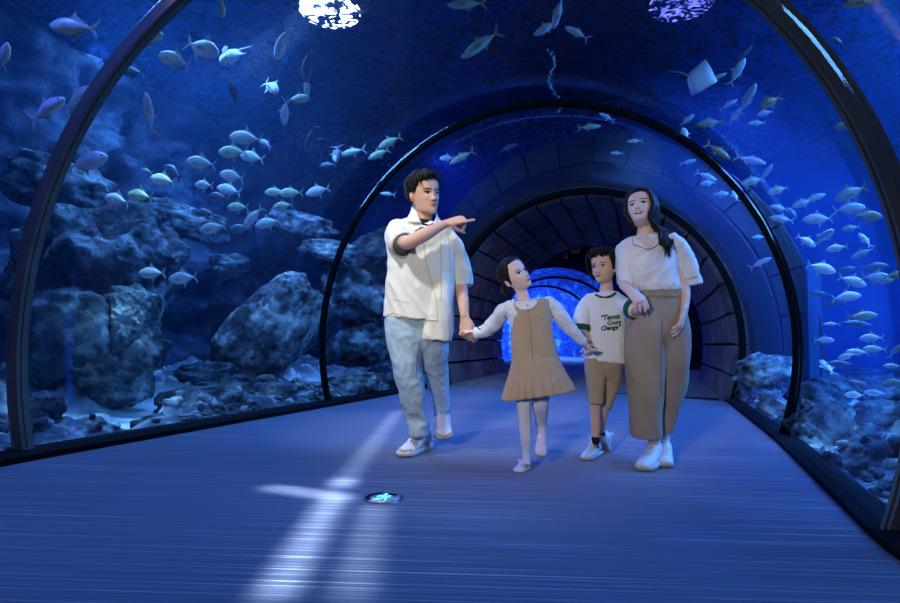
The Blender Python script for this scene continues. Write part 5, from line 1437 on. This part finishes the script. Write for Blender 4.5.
L_ = [
 # upper left
 (5, 56, 26, 62, .5, 's', 'deep', 'pale fish cut off by the left edge of the picture, head up', None, 20),
 (74, 27, 56, 170, .5, 'g', 'mid', 'largest pale green fish in the top left corner', OVR, 10),
 (151, 38, 30, 3, .8, 'g', 'deep', 'green silver fish poking its head out from behind the near rib', OVR, 20),
 (174, 60, 40, 157, .8, 's', 'deep', 'silver fish heading up left beside the top of the near rib', OVR, 15),
 (202, 48, 44, -25, .8, 's', 'deep', 'pale fish with raised fins heading down right near the top left', OVR, 20),
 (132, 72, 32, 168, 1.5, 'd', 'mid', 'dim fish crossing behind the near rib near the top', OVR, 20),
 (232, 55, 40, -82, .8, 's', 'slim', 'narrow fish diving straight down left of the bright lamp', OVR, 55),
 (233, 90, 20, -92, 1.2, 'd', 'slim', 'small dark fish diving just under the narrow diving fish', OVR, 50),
 (282, 43, 32, -128, .6, 's', 'mid', 'bent silver fish heading down left just under the bright lamp', OVR, 35),
 (222, 7, 18, -105, .6, 'g', 'mid', 'small greenish fish at the top edge left of the bright lamp', OVR, 35),
 (271, 87, 28, -42, .9, 's', 'mid', 'silver fish heading down right above the yellow green one', OVR, 40),
 (298, 99, 24, 2, .7, 'g', 'deep', 'bright yellow green fish facing right in the upper middle left', OVR, 10),
 (285, 112, 22, -112, .9, 's', 'mid', 'blue silver fish diving just below the bright yellow green one', OVR, 40),
 (307, 66, 26, -112, .9, 'd', 'mid', 'dark fish diving below the bright lamp', OVR, 45),
 (307, 86, 18, -105, 1.3, 'g', 'slim', 'faint greenish fish below the dark diving fish', OVR, 45),
 (47, 110, 48, 24, .5, 's', 'mid', 'lower of two pale fish side by side left of the near rib', None, 15),
 (78, 98, 40, 30, .7, 's', 'mid', 'upper of two pale fish side by side, partly behind the near rib', None, 15),
 (149, 114, 36, 84, .5, 's', 'slim', 'slender fish swimming straight up right of the near rib', None, 30),
 (87, 162, 46, 13, .5, 's', 'deep', 'bright large fish with yellowish face heading right by the near rib', None, 8),
 (43, 218, 20, 25, .8, 'y', 'slim', 'small yellowish fish low behind the near rib', None, 30),
 (173, 172, 26, 145, 1.0, 'd', 'deep', 'dim fish slanting up left at the left end of the school', SCH, 20),
 (163, 180, 30, 166, .7, 's', 'deep', 'pale fish just below the dim slanting fish of the school', SCH, 15),
 (147, 171, 16, 160, 1.3, 'g', 'slim', 'tiny faint green fish left of the school', SCH, 20),
 (117, 200, 32, 166, .5, 's', 'deep', 'leftmost fish of the school, blue white and facing left', SCH, 20),
 (140, 196, 32, 170, .7, 'g', 'deep', 'greenish fish overlapping the leftmost fish of the school', SCH, 20),
 (201, 163, 34, 170, .6, 's', 'deep', 'large silver fish facing left in the middle of the upper school', SCH, 12),
 (246, 138, 36, 170, .6, 's', 'deep', 'topmost fish of the school, silver and facing left', SCH, 12),
 (233, 152, 32, 177, .8, 'g', 'deep', 'green tinted fish directly below the topmost fish of the school', SCH, 10),
 (252, 157, 28, 165, .9, 's', 'deep', 'fish tucked behind the green tinted one of the school', SCH, 15),
 (266, 144, 18, 140, 1.3, 'd', 'mid', 'dim small fish trailing right of the topmost fish', SCH, 30),
 (232, 176, 28, 165, .7, 's', 'deep', 'lone silver fish in the second row of the school', SCH, 15),
 (204, 185, 22, 172, .8, 's', 'deep', 'small round fish left end of the third row of the school', SCH, 20),
 (218, 197, 24, 175, .9, 'd', 'deep', 'grey fish below the small round one of the school', SCH, 20),
 (229, 190, 28, 165, 1.2, 's', 'deep', 'fish behind the grey one in the third row of the school', SCH, 15),
 (238, 207, 24, 178, .9, 'g', 'deep', 'green grey fish right of the centre of the school', SCH, 15),
 (206, 213, 22, 172, 1.2, 'd', 'deep', 'faint fish at the lower left of the school', SCH, 15),
 (253, 217, 30, -138, .6, 's', 'mid', 'pale fish diving left in the lower school', SCH, 15),
 (213, 228, 30, 188, .5, 's', 'deep', 'bright blue white fish at the bottom left of the school', SCH, 12),
 (241, 229, 26, 180, 1.1, 'd', 'deep', 'dim fish in the bottom row of the school', SCH, 15),
 (268, 223, 28, 190, .6, 's', 'deep', 'silver fish at the bottom right of the school', SCH, 12),
 (275, 192, 22, 180, 1.0, 'g', 'deep', 'first of three greenish fish abreast right of the school', SCH, 10),
 (291, 193, 26, 180, .8, 'g', 'deep', 'middle of three greenish fish abreast right of the school', SCH, 10),
 (318, 191, 26, 192, .7, 's', 'deep', 'third of the fish abreast, nearest the middle rib', SCH, 10),
 (283, 206, 22, 187, .9, 'g', 'deep', 'greenish fish just below the three abreast', SCH, 10),
 (152, 273, 30, 180, .7, 's', 'deep', 'left one of two fish swimming above the sand left of the boulder', None, 10),
 (183, 278, 32, 184, .7, 's', 'deep', 'right one of two fish swimming above the sand left of the boulder', None, 10),
 # middle
 (310, 139, 26, -122, .8, 'd', 'slim', 'brownish narrow fish diving above the middle rib', OVR, 45),
 (318, 152, 22, -100, .9, 'd', 'slim', 'narrow fish diving right beside the brownish one', OVR, 50),
 (337, 154, 26, -78, .8, 'd', 'slim', 'dark slender fish pointing down near the middle rib', OVR, 50),
 (353, 152, 28, -172, .9, 's', 'slim', 'long thin blue fish right of the dark slender one', OVR, 20),
 (390, 142, 26, 202, .5, 'g', 'mid', 'upper of two greenish fish just above the middle rib', OVR, 15),
 (379, 154, 24, 200, .6, 'g', 'mid', 'lower of two greenish fish just above the middle rib', OVR, 15),
 (328, 165, 18, 180, 1.2, 'd', 'mid', 'faint small fish below the long thin blue one', OVR, 20),
 (447, 158, 15, 178, .5, 's', 'deep', 'small blue fish above the head of the man', OVR, 15),
 (462, 157, 28, 205, .6, 'g', 'slim', 'pale green fish right above the pointing hand', OVR, 15),
 (388, 194, 16, 170, .5, 's', 'slim', 'tiny blue fish left of the head of the man', OVR, 15),
 (467, 4, 40, 178, .5, 'g', 'slim', 'pale slender fish touching the top edge of the picture', OVR, 8),
 (481, 44, 46, 212, .5, 'g', 'slim', 'long green white fish slanting down left high above the man', OVR, 8),
 (558, 12, 26, -105, .6, 's', 'slim', 'curved pale fish at the top of the group of three overhead', OVR, 35),
 (546, 28, 26, 205, .5, 's', 'mid', 'left fish of the group of three overhead', OVR, 15),
 (577, 33, 28, 143, .5, 's', 'slim', 'right fish of the group of three overhead', OVR, 15),
 (607, 117, 17, 145, .4, 's', 'slim', 'small blue fish under the top of the middle rib', OVR, 15),
 (589, 127, 23, 4, .4, 'g', 'slim', 'green slender fish under the top of the middle rib', OVR, 8),
 (635, 141, 15, 180, .4, 's', 'slim', 'small pale fish above the head of the woman, right one', OVR, 10),
 (617, 153, 13, 175, .4, 's', 'slim', 'small pale fish above the head of the woman, left one', OVR, 10),
 (508, 148, 20, 22, .4, 'd', 'slim', 'dim bluish fish right of the pale green fish over the hand', OVR, 15),
 # right, upper
 (737, 72, 24, 70, 1.5, 's', 'mid', 'blurred pale fish standing upright right of the ray shaped reflection', RSC, 30),
 (742, 55, 20, 45, 2.0, 'd', 'slim', 'dim fish above the upright one right of the ray shaped reflection', RSC, 30),
 (718, 77, 14, 20, 1.5, 's', 'slim', 'small pale fish touching the right side of the ray shaped reflection', RSC, 30),
 (747, 100, 24, 80, .7, 's', 'slim', 'narrow bright fish pointing up between ray shaped reflection and disc shaped fish', RSC, 45),
 (728, 105, 16, 30, .9, 's', 'slim', 'small pale fish left of the narrow bright one', RSC, 30),
 (735, 116, 16, 60, .9, 's', 'mid', 'small pale fish below the narrow bright one', RSC, 35),
 (757, 123, 14, 170, 1.2, 's', 'mid', 'pair mate of blue fish under the disc shaped yellow one', RSC, 30),
 (770, 102, 24, 205, .6, 'y', 'deep', 'disc shaped olive yellow fish in the upper right', RSC, 10),
 (765, 113, 14, 190, .8, 's', 'deep', 'small blue fish just under the disc shaped yellow one', RSC, 20),
 (710, 123, 26, 184, .5, 'y', 'mid', 'yellow fish swimming level beside the middle rib', RSC, 10),
 (718, 151, 28, -38, .5, 'y', 'slim', 'yellow fish diving to the right beside the middle rib', RSC, 10),
 (687, 120, 14, 40, .7, 's', 'mid', 'small blue fish left of the level yellow one', RSC, 30),
 (685, 133, 14, 90, .7, 's', 'deep', 'small round blue fish touching the middle rib', RSC, 40),
 (750, 160, 24, -30, .6, 's', 'slim', 'thin white fish with crossed fins in the upper right', RSC, 40),
 (688, 162, 14, 10, .6, 's', 'slim', 'faint fish seen just inside the middle rib', RSC, 30),
 (706, 176, 20, -30, .6, 's', 'slim', 'slanting blue fish inside the middle rib right of the woman', RSC, 25),
 (708, 183, 14, 180, .6, 's', 'deep', 'small blue fish touching the slanting one', RSC, 20),
 (753, 181, 20, 190, .7, 's', 'deep', 'pale round fish left of the bright green white one', RSC, 20),
 (766, 173, 16, 70, .8, 's', 'slim', 'small upright fish beside the pale round one', RSC, 40),
 (778, 190, 20, 195, .4, 'g', 'deep', 'brightest green white fish of the right tank', RSC, 10),
 (721, 194, 13, 0, .6, 's', 'deep', 'small fish inside the middle rib level with the face of the woman', RSC, 20),
 (735, 196, 12, 90, .6, 's', 'mid', 'tiny fish next to the middle rib', RSC, 40),
 (862, 2, 34, 186, .4, 'g', 'mid', 'pale green fish at the top edge right of the big rib', RSC, 10),
 (846, 125, 20, 185, .4, 'g', 'deep', 'green fish half hidden by the big right rib', RSC, 10),
 (837, 41, 16, 130, 1.0, 'd', 'mid', 'faint fish just outside the big right rib', RSC, 30),
 # right, school
 (851, 193, 32, 204, .5, 'g', 'deep', 'large green tinted fish topping the right school', RSC, 8),
 (849, 209, 30, 6, .6, 's', 'deep', 'large fish facing right under the green tinted one', RSC, 8),
 (867, 216, 28, -3, .4, 'g', 'deep', 'greenish fish facing right near the big rib', RSC, 8),
 (851, 228, 18, 190, .6, 'g', 'mid', 'small vivid green fish in the right school', RSC, 8),
 (818, 219, 28, 181, .4, 's', 'deep', 'bright fish facing left at the left of the right school', RSC, 8),
 (806, 241, 20, -35, .4, 's', 'deep', 'bright fish heading down right left of the school', RSC, 12),
 (824, 237, 13, 80, .7, 's', 'deep', 'small round fish facing away in the right school', RSC, 60),
 (837, 248, 18, 190, .6, 's', 'deep', 'small pale fish with lifted tail in the right school', RSC, 20),
 (865, 240, 16, 100, .7, 's', 'mid', 'pale fish standing on its tail in the right school', RSC, 40),
 (863, 253, 18, 210, .8, 's', 'mid', 'pale fish under the one standing on its tail', RSC, 30),
 (814, 198, 20, 20, 1.2, 'g', 'mid', 'dim green fish left of the large green tinted one', RSC, 15),
 (803, 203, 18, 200, .9, 's', 'deep', 'pale fish touching the dim green one', RSC, 25),
 (779, 208, 16, 160, 1.0, 's', 'mid', 'upper fish of the hazy trio right of the middle rib', RSC, 25),
 (782, 219, 20, 165, 1.0, 's', 'mid', 'lower fish of the hazy trio right of the middle rib', RSC, 25),
 (792, 213, 14, 120, 1.3, 'd', 'deep', 'dimmest fish of the hazy trio right of the middle rib', RSC, 30),
 (759, 237, 12, 180, .5, 's', 'mid', 'lone little fish high between the two right ribs', RSC, 15),
 (760, 263, 17, 35, .4, 's', 'slim', 'white fish bent like a wing between the two right ribs', RSC, 40),
 (821, 268, 28, -17, .5, 's', 'deep', 'large pale blue fish facing right under the bright ones', RSC, 8),
 (852, 281, 26, -20, .7, 's', 'deep', 'pale fish in the centre of the right school', RSC, 12),
 (877, 278, 30, -6, .5, 's', 'deep', 'large fish facing right at the right of the school', RSC, 8),
 (895, 275, 22, 10, .6, 'g', 'mid', 'fish cut off by the right edge, upper one', RSC, 10),
 (844, 270, 20, 10, 1.4, 'd', 'mid', 'dim green fish behind the centre of the right school', RSC, 15),
 (872, 267, 28, 5, 1.8, 'd', 'mid', 'dark long fish behind the right school', RSC, 15),
 (846, 297, 26, 8, .8, 's', 'deep', 'pale fish under the centre of the right school', RSC, 12),
 (831, 303, 20, 12, 1.2, 'd', 'deep', 'dim fish under and left of the pale central one', RSC, 15),
 (821, 294, 18, 170, 1.0, 'd', 'mid', 'faint fish at the lower left of the right school', RSC, 20),
 (832, 324, 16, 180, .8, 'g', 'slim', 'small green fish alone right of the blue column', RSC, 10),
 (862, 316, 28, 5, 1.2, 'y', 'mid', 'dim yellowish fish in the lower right school', RSC, 10),
 (860, 324, 30, 175, 1.3, 'd', 'slim', 'long dim fish right under the yellowish one', RSC, 10),
 (824, 340, 15, 0, .8, 's', 'deep', 'round pale fish near the blue column', RSC, 30),
 (872, 338, 22, 182, .6, 's', 'deep', 'pale fish facing left at the lower right', RSC, 10),
 (875, 349, 22, 178, .8, 'g', 'mid', 'greenish fish under the pale one facing left', RSC, 10),
 (858, 352, 20, 175, .8, 's', 'mid', 'fish left of the greenish one at the lower right', RSC, 15),
 (847, 356, 15, 200, .5, 's', 'deep', 'bright little fish above the right reef', RSC, 20),
 (842, 364, 24, 178, .9, 'd', 'mid', 'dim fish just under the bright little one', RSC, 15),
 (827, 367, 12, 90, .8, 's', 'deep', 'tiny fish facing us above the right reef', RSC, 60),
 (889, 383, 20, 10, .5, 'g', 'deep', 'green white fish near the right edge above the reef', RSC, 10),
 (876, 393, 20, 175, .8, 's', 'mid', 'blue fish under the green white one', RSC, 15),
 (858, 385, 26, -30, .9, 'd', 'deep', 'large dim fish nosing down above the right reef', RSC, 15),
 (855, 395, 18, 180, .8, 's', 'deep', 'blue fish resting low on the right reef', RSC, 15),
 (895, 351, 16, 85, .7, 's', 'slim', 'thin upright fish at the right edge', RSC, 45),
 (893, 366, 16, 180, .9, 'g', 'mid', 'greenish fish at the right edge below the upright one', RSC, 15),
]
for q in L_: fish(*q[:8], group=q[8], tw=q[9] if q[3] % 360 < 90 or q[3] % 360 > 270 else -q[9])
labs = [q[7] for q in L_]
for x in set(labs):
    if labs.count(x) > 1: print('DUP', x)
# pale reflection modelled as a ray
d = T(700, 78)+.8; pr = P(700, 78, d); m = MB(); s_ = 17*d/F
out = []; 
H_ = (R2*.55-U2*.25-FWD*.3).normalized(); W_ = (R2*.35+U2*.9).normalized(); Nn = H_.cross(W_).normalized()
OUT = [(1.0, 0), (.75, .28), (.35, .75), (-.10, 1.15), (-.35, .75), (-.65, .28), (-.72, 0)]
OUT = OUT+[(x, -y) for x, y in OUT[-2:0:-1]]
m.loft([[pr+(H_*x+W_*y)*s_*k_+Nn*s_*h_ for x, y in OUT] for k_, h_ in ((.05, .13), (.5, .09), (1, .01), (1, -.01), (.5, -.06), (.05, -.08))])
rt = obj('ray', m, FM['s'], label='pale diamond shaped reflection, modelled as a ray, at the upper right', category='ray'); place_origin(rt, pr)
m = MB(); m.tube([pr-H_*.66*s_, pr-H_*1.3*s_+W_*.1*s_, pr-H_*2.0*s_], [.05*s_, .03*s_, .01*s_], 8); obj('tail', m, FM['s'], rt)
# rising bubbles
m = MB(); random.seed(4)
for i in range(46):
    t = i/45; px = 548+4*math.sin(t*9)+t*10+random.uniform(-1.5, 1.5); py = 50+t*62
    d = min(T(px, py)+.25, (4.3-CAM.z)/ray(px, py).z); m.ell(P(px, py, d), (V((1, 0, 0))*random.uniform(.006, .014), V((0, 1, 0))*.010, V((0, 0, 1))*random.uniform(.006, .014)), 8, 6)
obj('bubbles', m, mat('bubble', rgb(170, 190, 215), .1), kind='stuff', label='thin wavering chain of air bubbles rising overhead', category='bubbles')
# ------------------------------------------------------------------ exit marker in the carpet
mc = G(383, 498.5); u1 = RT; u2 = FH; MR = .083
mk = empty('floor_exit_marker', mc, label='round illuminated exit marker set flush in the carpet', category='floor sign')
def disc(m, r0, r1, z0, z1, a0=0, a1=2*PI, n=40, c=mc):
    A = [a0+(a1-a0)*q/n for q in range(n+1)]
    f = lambda r, z: [c+u1*r*math.cos(a)+u2*r*math.sin(a)+Z*z for a in A]
    R = [f(r0, z0), f(r0, z1), f(r1, z1), f(r1, z0)]
    m.loft(R, False, False, False)
    for e in (0, -1): m.add([R[k][e] for k in range(4)], [(0, 1, 2, 3)])
m = MB(); disc(m, 0.001, MR, -.01, .004); obj('lens', m, mat('marker_lens', rgb(150, 175, 185), .2, 0, .6), mk)
m = MB(); disc(m, MR, MR+.008, -.01, .006); obj('rim', m, mat('marker_rim', rgb(120, 125, 135), .3, .8), mk)
m = MB(); disc(m, MR*.74, MR*.97, .002, .0062, math.radians(100), math.radians(215)); disc(m, MR*.74, MR*.97, .002, .0062, math.radians(35), math.radians(72)); obj('dark_arrow', m, MT['black'], mk)
m = MB()
for a, b_ in ((222, 248), (258, 285), (322, 352)): disc(m, MR*.76, MR*.95, .002, .0062, math.radians(a), math.radians(b_), 10)
obj('pink_mark', m, mat('pink_print', rgb(235, 190, 205), .5), mk)
m = MB()  # running figure
def lim(pts, w): m.tube([mc+u1*x*MR+u2*y*MR+Z*.006 for x, y in pts], [(w*MR, .002)]*len(pts), 8, u1 if False else None, 2)
m.ell(mc+u1*.12*MR+u2*.58*MR+Z*.007, (u1*.09*MR, u2*.12*MR, Z*.003))
lim([(.06, .36), (-.04, -.02)], .08); lim([(.06, .32), (.24, .14), (.40, .30)], .035); lim([(.04, .32), (-.24, .28), (-.34, .04)], .035)
lim([(-.02, .0), (.22, -.20), (.14, -.58)], .05); lim([(-.05, .0), (-.16, -.34), (-.50, -.42)], .05)
obj('running_figure', m, mat('green_glow', rgb(120, 255, 190), .5, emit=(.25, 1, .55, 1), estr=.9), mk)

# ------------------------------------------------------------------ water surface and lamps
k = N('water_surface')
tr = k.n('ShaderNodeBsdfTransparent', Color=(.75, .9, 1, 1)); gl = k.n('ShaderNodeBsdfGlossy', Roughness=.3)
gl.inputs['Color'].default_value = (.12, .22, .5, 1)
v = k.coord('Object', (1, 1, 1)); nz = k.n('ShaderNodeTexNoise', Scale=1.1, Detail=6.0, Distortion=1.2); k.l(v, nz.inputs['Vector'])
bp = k.n('ShaderNodeBump', Strength=.7, Distance=.12); k.l(nz.outputs['Fac'], bp.inputs['Height']); k.l(bp.outputs[0], gl.inputs['Normal'])
nz2 = k.n('ShaderNodeTexNoise', Scale=7.0, Detail=3.0, Distortion=1.6); k.l(v, nz2.inputs['Vector'])
c = k.ramp(nz2.outputs['Fac'], [(.49, (0, 0, 0, 1)), (.60, (1, 1, 1, 1))])
mx = k.n('ShaderNodeMixShader'); k.l(c, mx.inputs[0]); k.l(tr.outputs[0], mx.inputs[2]); k.l(gl.outputs[0], mx.inputs[1]); k.l(mx.outputs[0], k.out.inputs['Surface'])
MT['surface'] = k.m
m = MB(); nx, ny = 150, 150; vs = []; fs = []
for i in range(nx+1):
    for j_ in range(ny+1):
        x = XL+(XR-XL)*i/nx; y = Y0+(Y1-Y0)*j_/ny
        vs.append((x, y, WS+.01+.05*fbm(V((x*1.2, y*1.2, 3)), 3)))
for i in range(nx):
    for j_ in range(ny):
        a = i*(ny+1)+j_; fs.append((a, a+ny+1, a+ny+2, a+1))
m.add(vs, fs); structure(obj('water_surface', m, MT['surface']), label='rippled water surface overhead')
MT['roof'] = mat('dark_roof', rgb(14, 22, 48), .9)
m = MB(); m.bx((XL-.2, Y0-.2, 6.6), (XR+.2, Y1+.2, 6.8)); structure(obj('ceiling', m, MT['roof'], smooth=False))

def aim(o, frm, to):
    o.location = frm; o.rotation_euler = (V(to)-V(frm)).to_track_quat('-Z', 'Y').to_euler()
def area(name, frm, to, sx, sy, power, col, spread=180):
    l = bpy.data.lights.new(name, 'AREA'); l.shape = 'RECTANGLE'; l.size = sx; l.size_y = sy; l.energy = power; l.color = col; l.spread = math.radians(spread)
    o = bpy.data.objects.new(name, l); COL.objects.link(o); aim(o, frm, to); return o
def spot(name, frm, to, power, col, ang=60, blend=.5, r=.08):
    l = bpy.data.lights.new(name, 'SPOT'); l.energy = power; l.color = col; l.spot_size = math.radians(ang); l.spot_blend = blend; l.shadow_soft_size = r
    o = bpy.data.objects.new(name, l); COL.objects.link(o); aim(o, frm, to); return o
BL = (.10, .38, 1.0); SB = (.03, .08, 1.0); CW = (.62, .80, 1.0)
LB = (.17, .45, 1.0)
# lamps over the tank
def over(px, py, z): 
    p = G(px, py, z); return p
lampA = over(330, 12, 5.3)
def lamp(p, r, strength, col, label, power):
    rt = empty('tank_lamp', p, label=label, category='lamp')
    m = MB(); m.tube([p+Z*.03, p+Z*.35], [r*1.25, r*.8], 24, n=1, round_ends=False); obj('housing', m, MT['black'], rt)
    m = MB(); m.tube([p-Z*.005, p+Z*.03], [r, r], 24, n=1, round_ends=False); obj('glowing_lens', m, mat('lamp_glow', (1, 1, 1, 1), emit=col+(1,), estr=strength), rt)
    m = MB(); m.tube([p+Z*.3, V((p.x, p.y, 6.6))], [.03, .03], 10, n=1, round_ends=False); obj('stem', m, MT['black'], rt)
lamp(lampA, .42, 22, (.75, .82, 1), 'bright white lamp seen through the rippled surface above the left tank', 0)
lampB = over(682, 4, 5.3)
lamp(lampB, .42, 2.5, (.30, .25, 1), 'violet tinted lamp glowing through the surface right of the centre', 0)

# left tank
area('tank_light', (-4.0, 5.0, 4.4), (-4.4, 5.3, 0), 2.2, 4.5, 300*E1, LB)
area('tank_light', (-3.6, .6, 4.4), (-4.4, 1.2, 0), 1.6, 2.0, 16*E1, LB)
# right tank
area('tank_light', (5.2, 7.0, 4.4), (4.8, 7.6, 0), 3.5, 5.0, 720*E1, (.10, .42, 1))
area('tank_light', (4.2, 3.2, 4.4), (3.9, 4.0, 0), 1.5, 2.5, 120*E1, LB)
sa = G(86, 426, .0); spot('tank_light', (sa.x+.35, sa.y+.1, 4.4), sa, 900, (.35, .75, 1), 22, .6, .1)  # spot added to brighten the left sand patch
sa = G(864, 446, .03); spot('tank_light', (sa.x+.3, sa.y+.2, 4.4), sa, 800, (.35, .75, 1), 22, .6, .1)  # another added spot, brightens the right sand patch
# saturated blue floods reaching the carpet
spot('blue_flood', (-2.6, 9.5, 4.3), (.3, 6.6, 0), 900*E2, SB, 70, .8, .3)
spot('blue_flood', (2.4, 8.3, 4.3), (1.0, 6.4, 0), 600*E2, SB, 70, .8, .3)
spot('blue_flood', (-3.0, 1.3, 4.2), (-.6, 2.5, 0), 400*E2, (.07, .14, 1), 75, .9, .3)
spot('blue_flood', (3.8, 5.0, 4.2), (1.6, 4.2, 0), 300*E2, SB, 60, .9, .3)
spot('surface_beam', (lampA.x, lampA.y, 4.45), (lampA.x-.4, lampA.y+.3, 0), 420*E7, (.25, .45, 1), 62, .9, .2)
spot('surface_beam', (lampB.x+.6, lampB.y+.3, 4.45), (lampB.x+1.8, lampB.y+1.2, 0), 900*E7, (.22, .30, 1), 62, .9, .2)
area('rib_fill', (.9, -3.2, 2.2), (.9, 2.5, .6), 1.4, .6, 30*E8, (1, .92, .82), 150)  # unseen fill added to brighten the near rib and floor
# far tank
area('far_light', FC+Z*3.0+AX*8-SX*3.2, FC+AX*9-SX*4, 4, 7, 900*E3, (.12, .35, 1))
area('far_light', FC+Z*3.0+AX*8+SX*2.6, FC+AX*9+SX*3.4, 3, 7, 400*E3, (.10, .3, 1))
# white light on the people: spot over the tunnel, added fill behind camera
spot('white_spot', (-.9, .6, 4.3), (-.55, 3.6, 1.2), 420*E4, (1, .94, .86), 34, .8, .12)
spot('people_fill', (.30, -2.6, 1.75), (.35, 3.6, 1.05), 260*E4, (1, .94, .87), 33, .9, .30)
area('stone_fill', PA+AX*.5+Z*2.0, PA+AX*1.5-Z*1, 1.6, .3, 22*E6, (.85, .74, .92), 150)  # fill added to light the stone blocks
area('hall_floor_fill', pb+AX*2.5+Z*3.6, pb+AX*2.5, 3, 2, 130*E2, (.03, .07, 1))  # blue fill added to colour the far floor
# added strip lamps, each shaped to draw one light streak on the carpet
def shaft(a, b_, wid, power):
    c = (a+b_)/2; L_ = (b_-a).length; l = bpy.data.lights.new('shaft_light', 'AREA'); l.shape = 'RECTANGLE'; l.size = L_; l.size_y = wid
    l.energy = power; l.color = (1, .98, .88); l.spread = math.radians(2.6)
    o = bpy.data.objects.new('shaft_light', l); COL.objects.link(o)
    x = (b_-a).normalized(); z = Z; y = z.cross(x); M_ = Matrix((x, y, z)).transposed().to_4x4(); M_.translation = c+Z*4.3; o.matrix_world = M_
shaft(G(272, 600), G(345, 478), .07, 8*E5)
shaft(G(340, 488), G(398, 410), .08, 7*E5)
shaft(G(350, 600), G(376, 505), .09, 2.2*E5)
shaft(G(268, 487), G(350, 499), .07, 2.5*E5)

w = bpy.data.worlds.new('deep_blue'); S.world = w; w.use_nodes = True
w.node_tree.nodes['Background'].inputs[0].default_value = (.006, .02, .09, 1); w.node_tree.nodes['Background'].inputs[1].default_value = .5
S.view_settings.view_transform = 'Standard'; S.view_settings.look = 'None'; S.view_settings.gamma = 1; S.view_settings.exposure = EXPO; S.view_settings.use_curve_mapping = False
c = S.cycles
c.use_denoising = True
c.max_bounces = 7; c.diffuse_bounces = 2; c.glossy_bounces = 3; c.transmission_bounces = 4; c.transparent_max_bounces = 32; c.volume_bounces = 0
c.sample_clamp_indirect = 4; c.sample_clamp_direct = 0
c.caustics_reflective = False; c.caustics_refractive = False
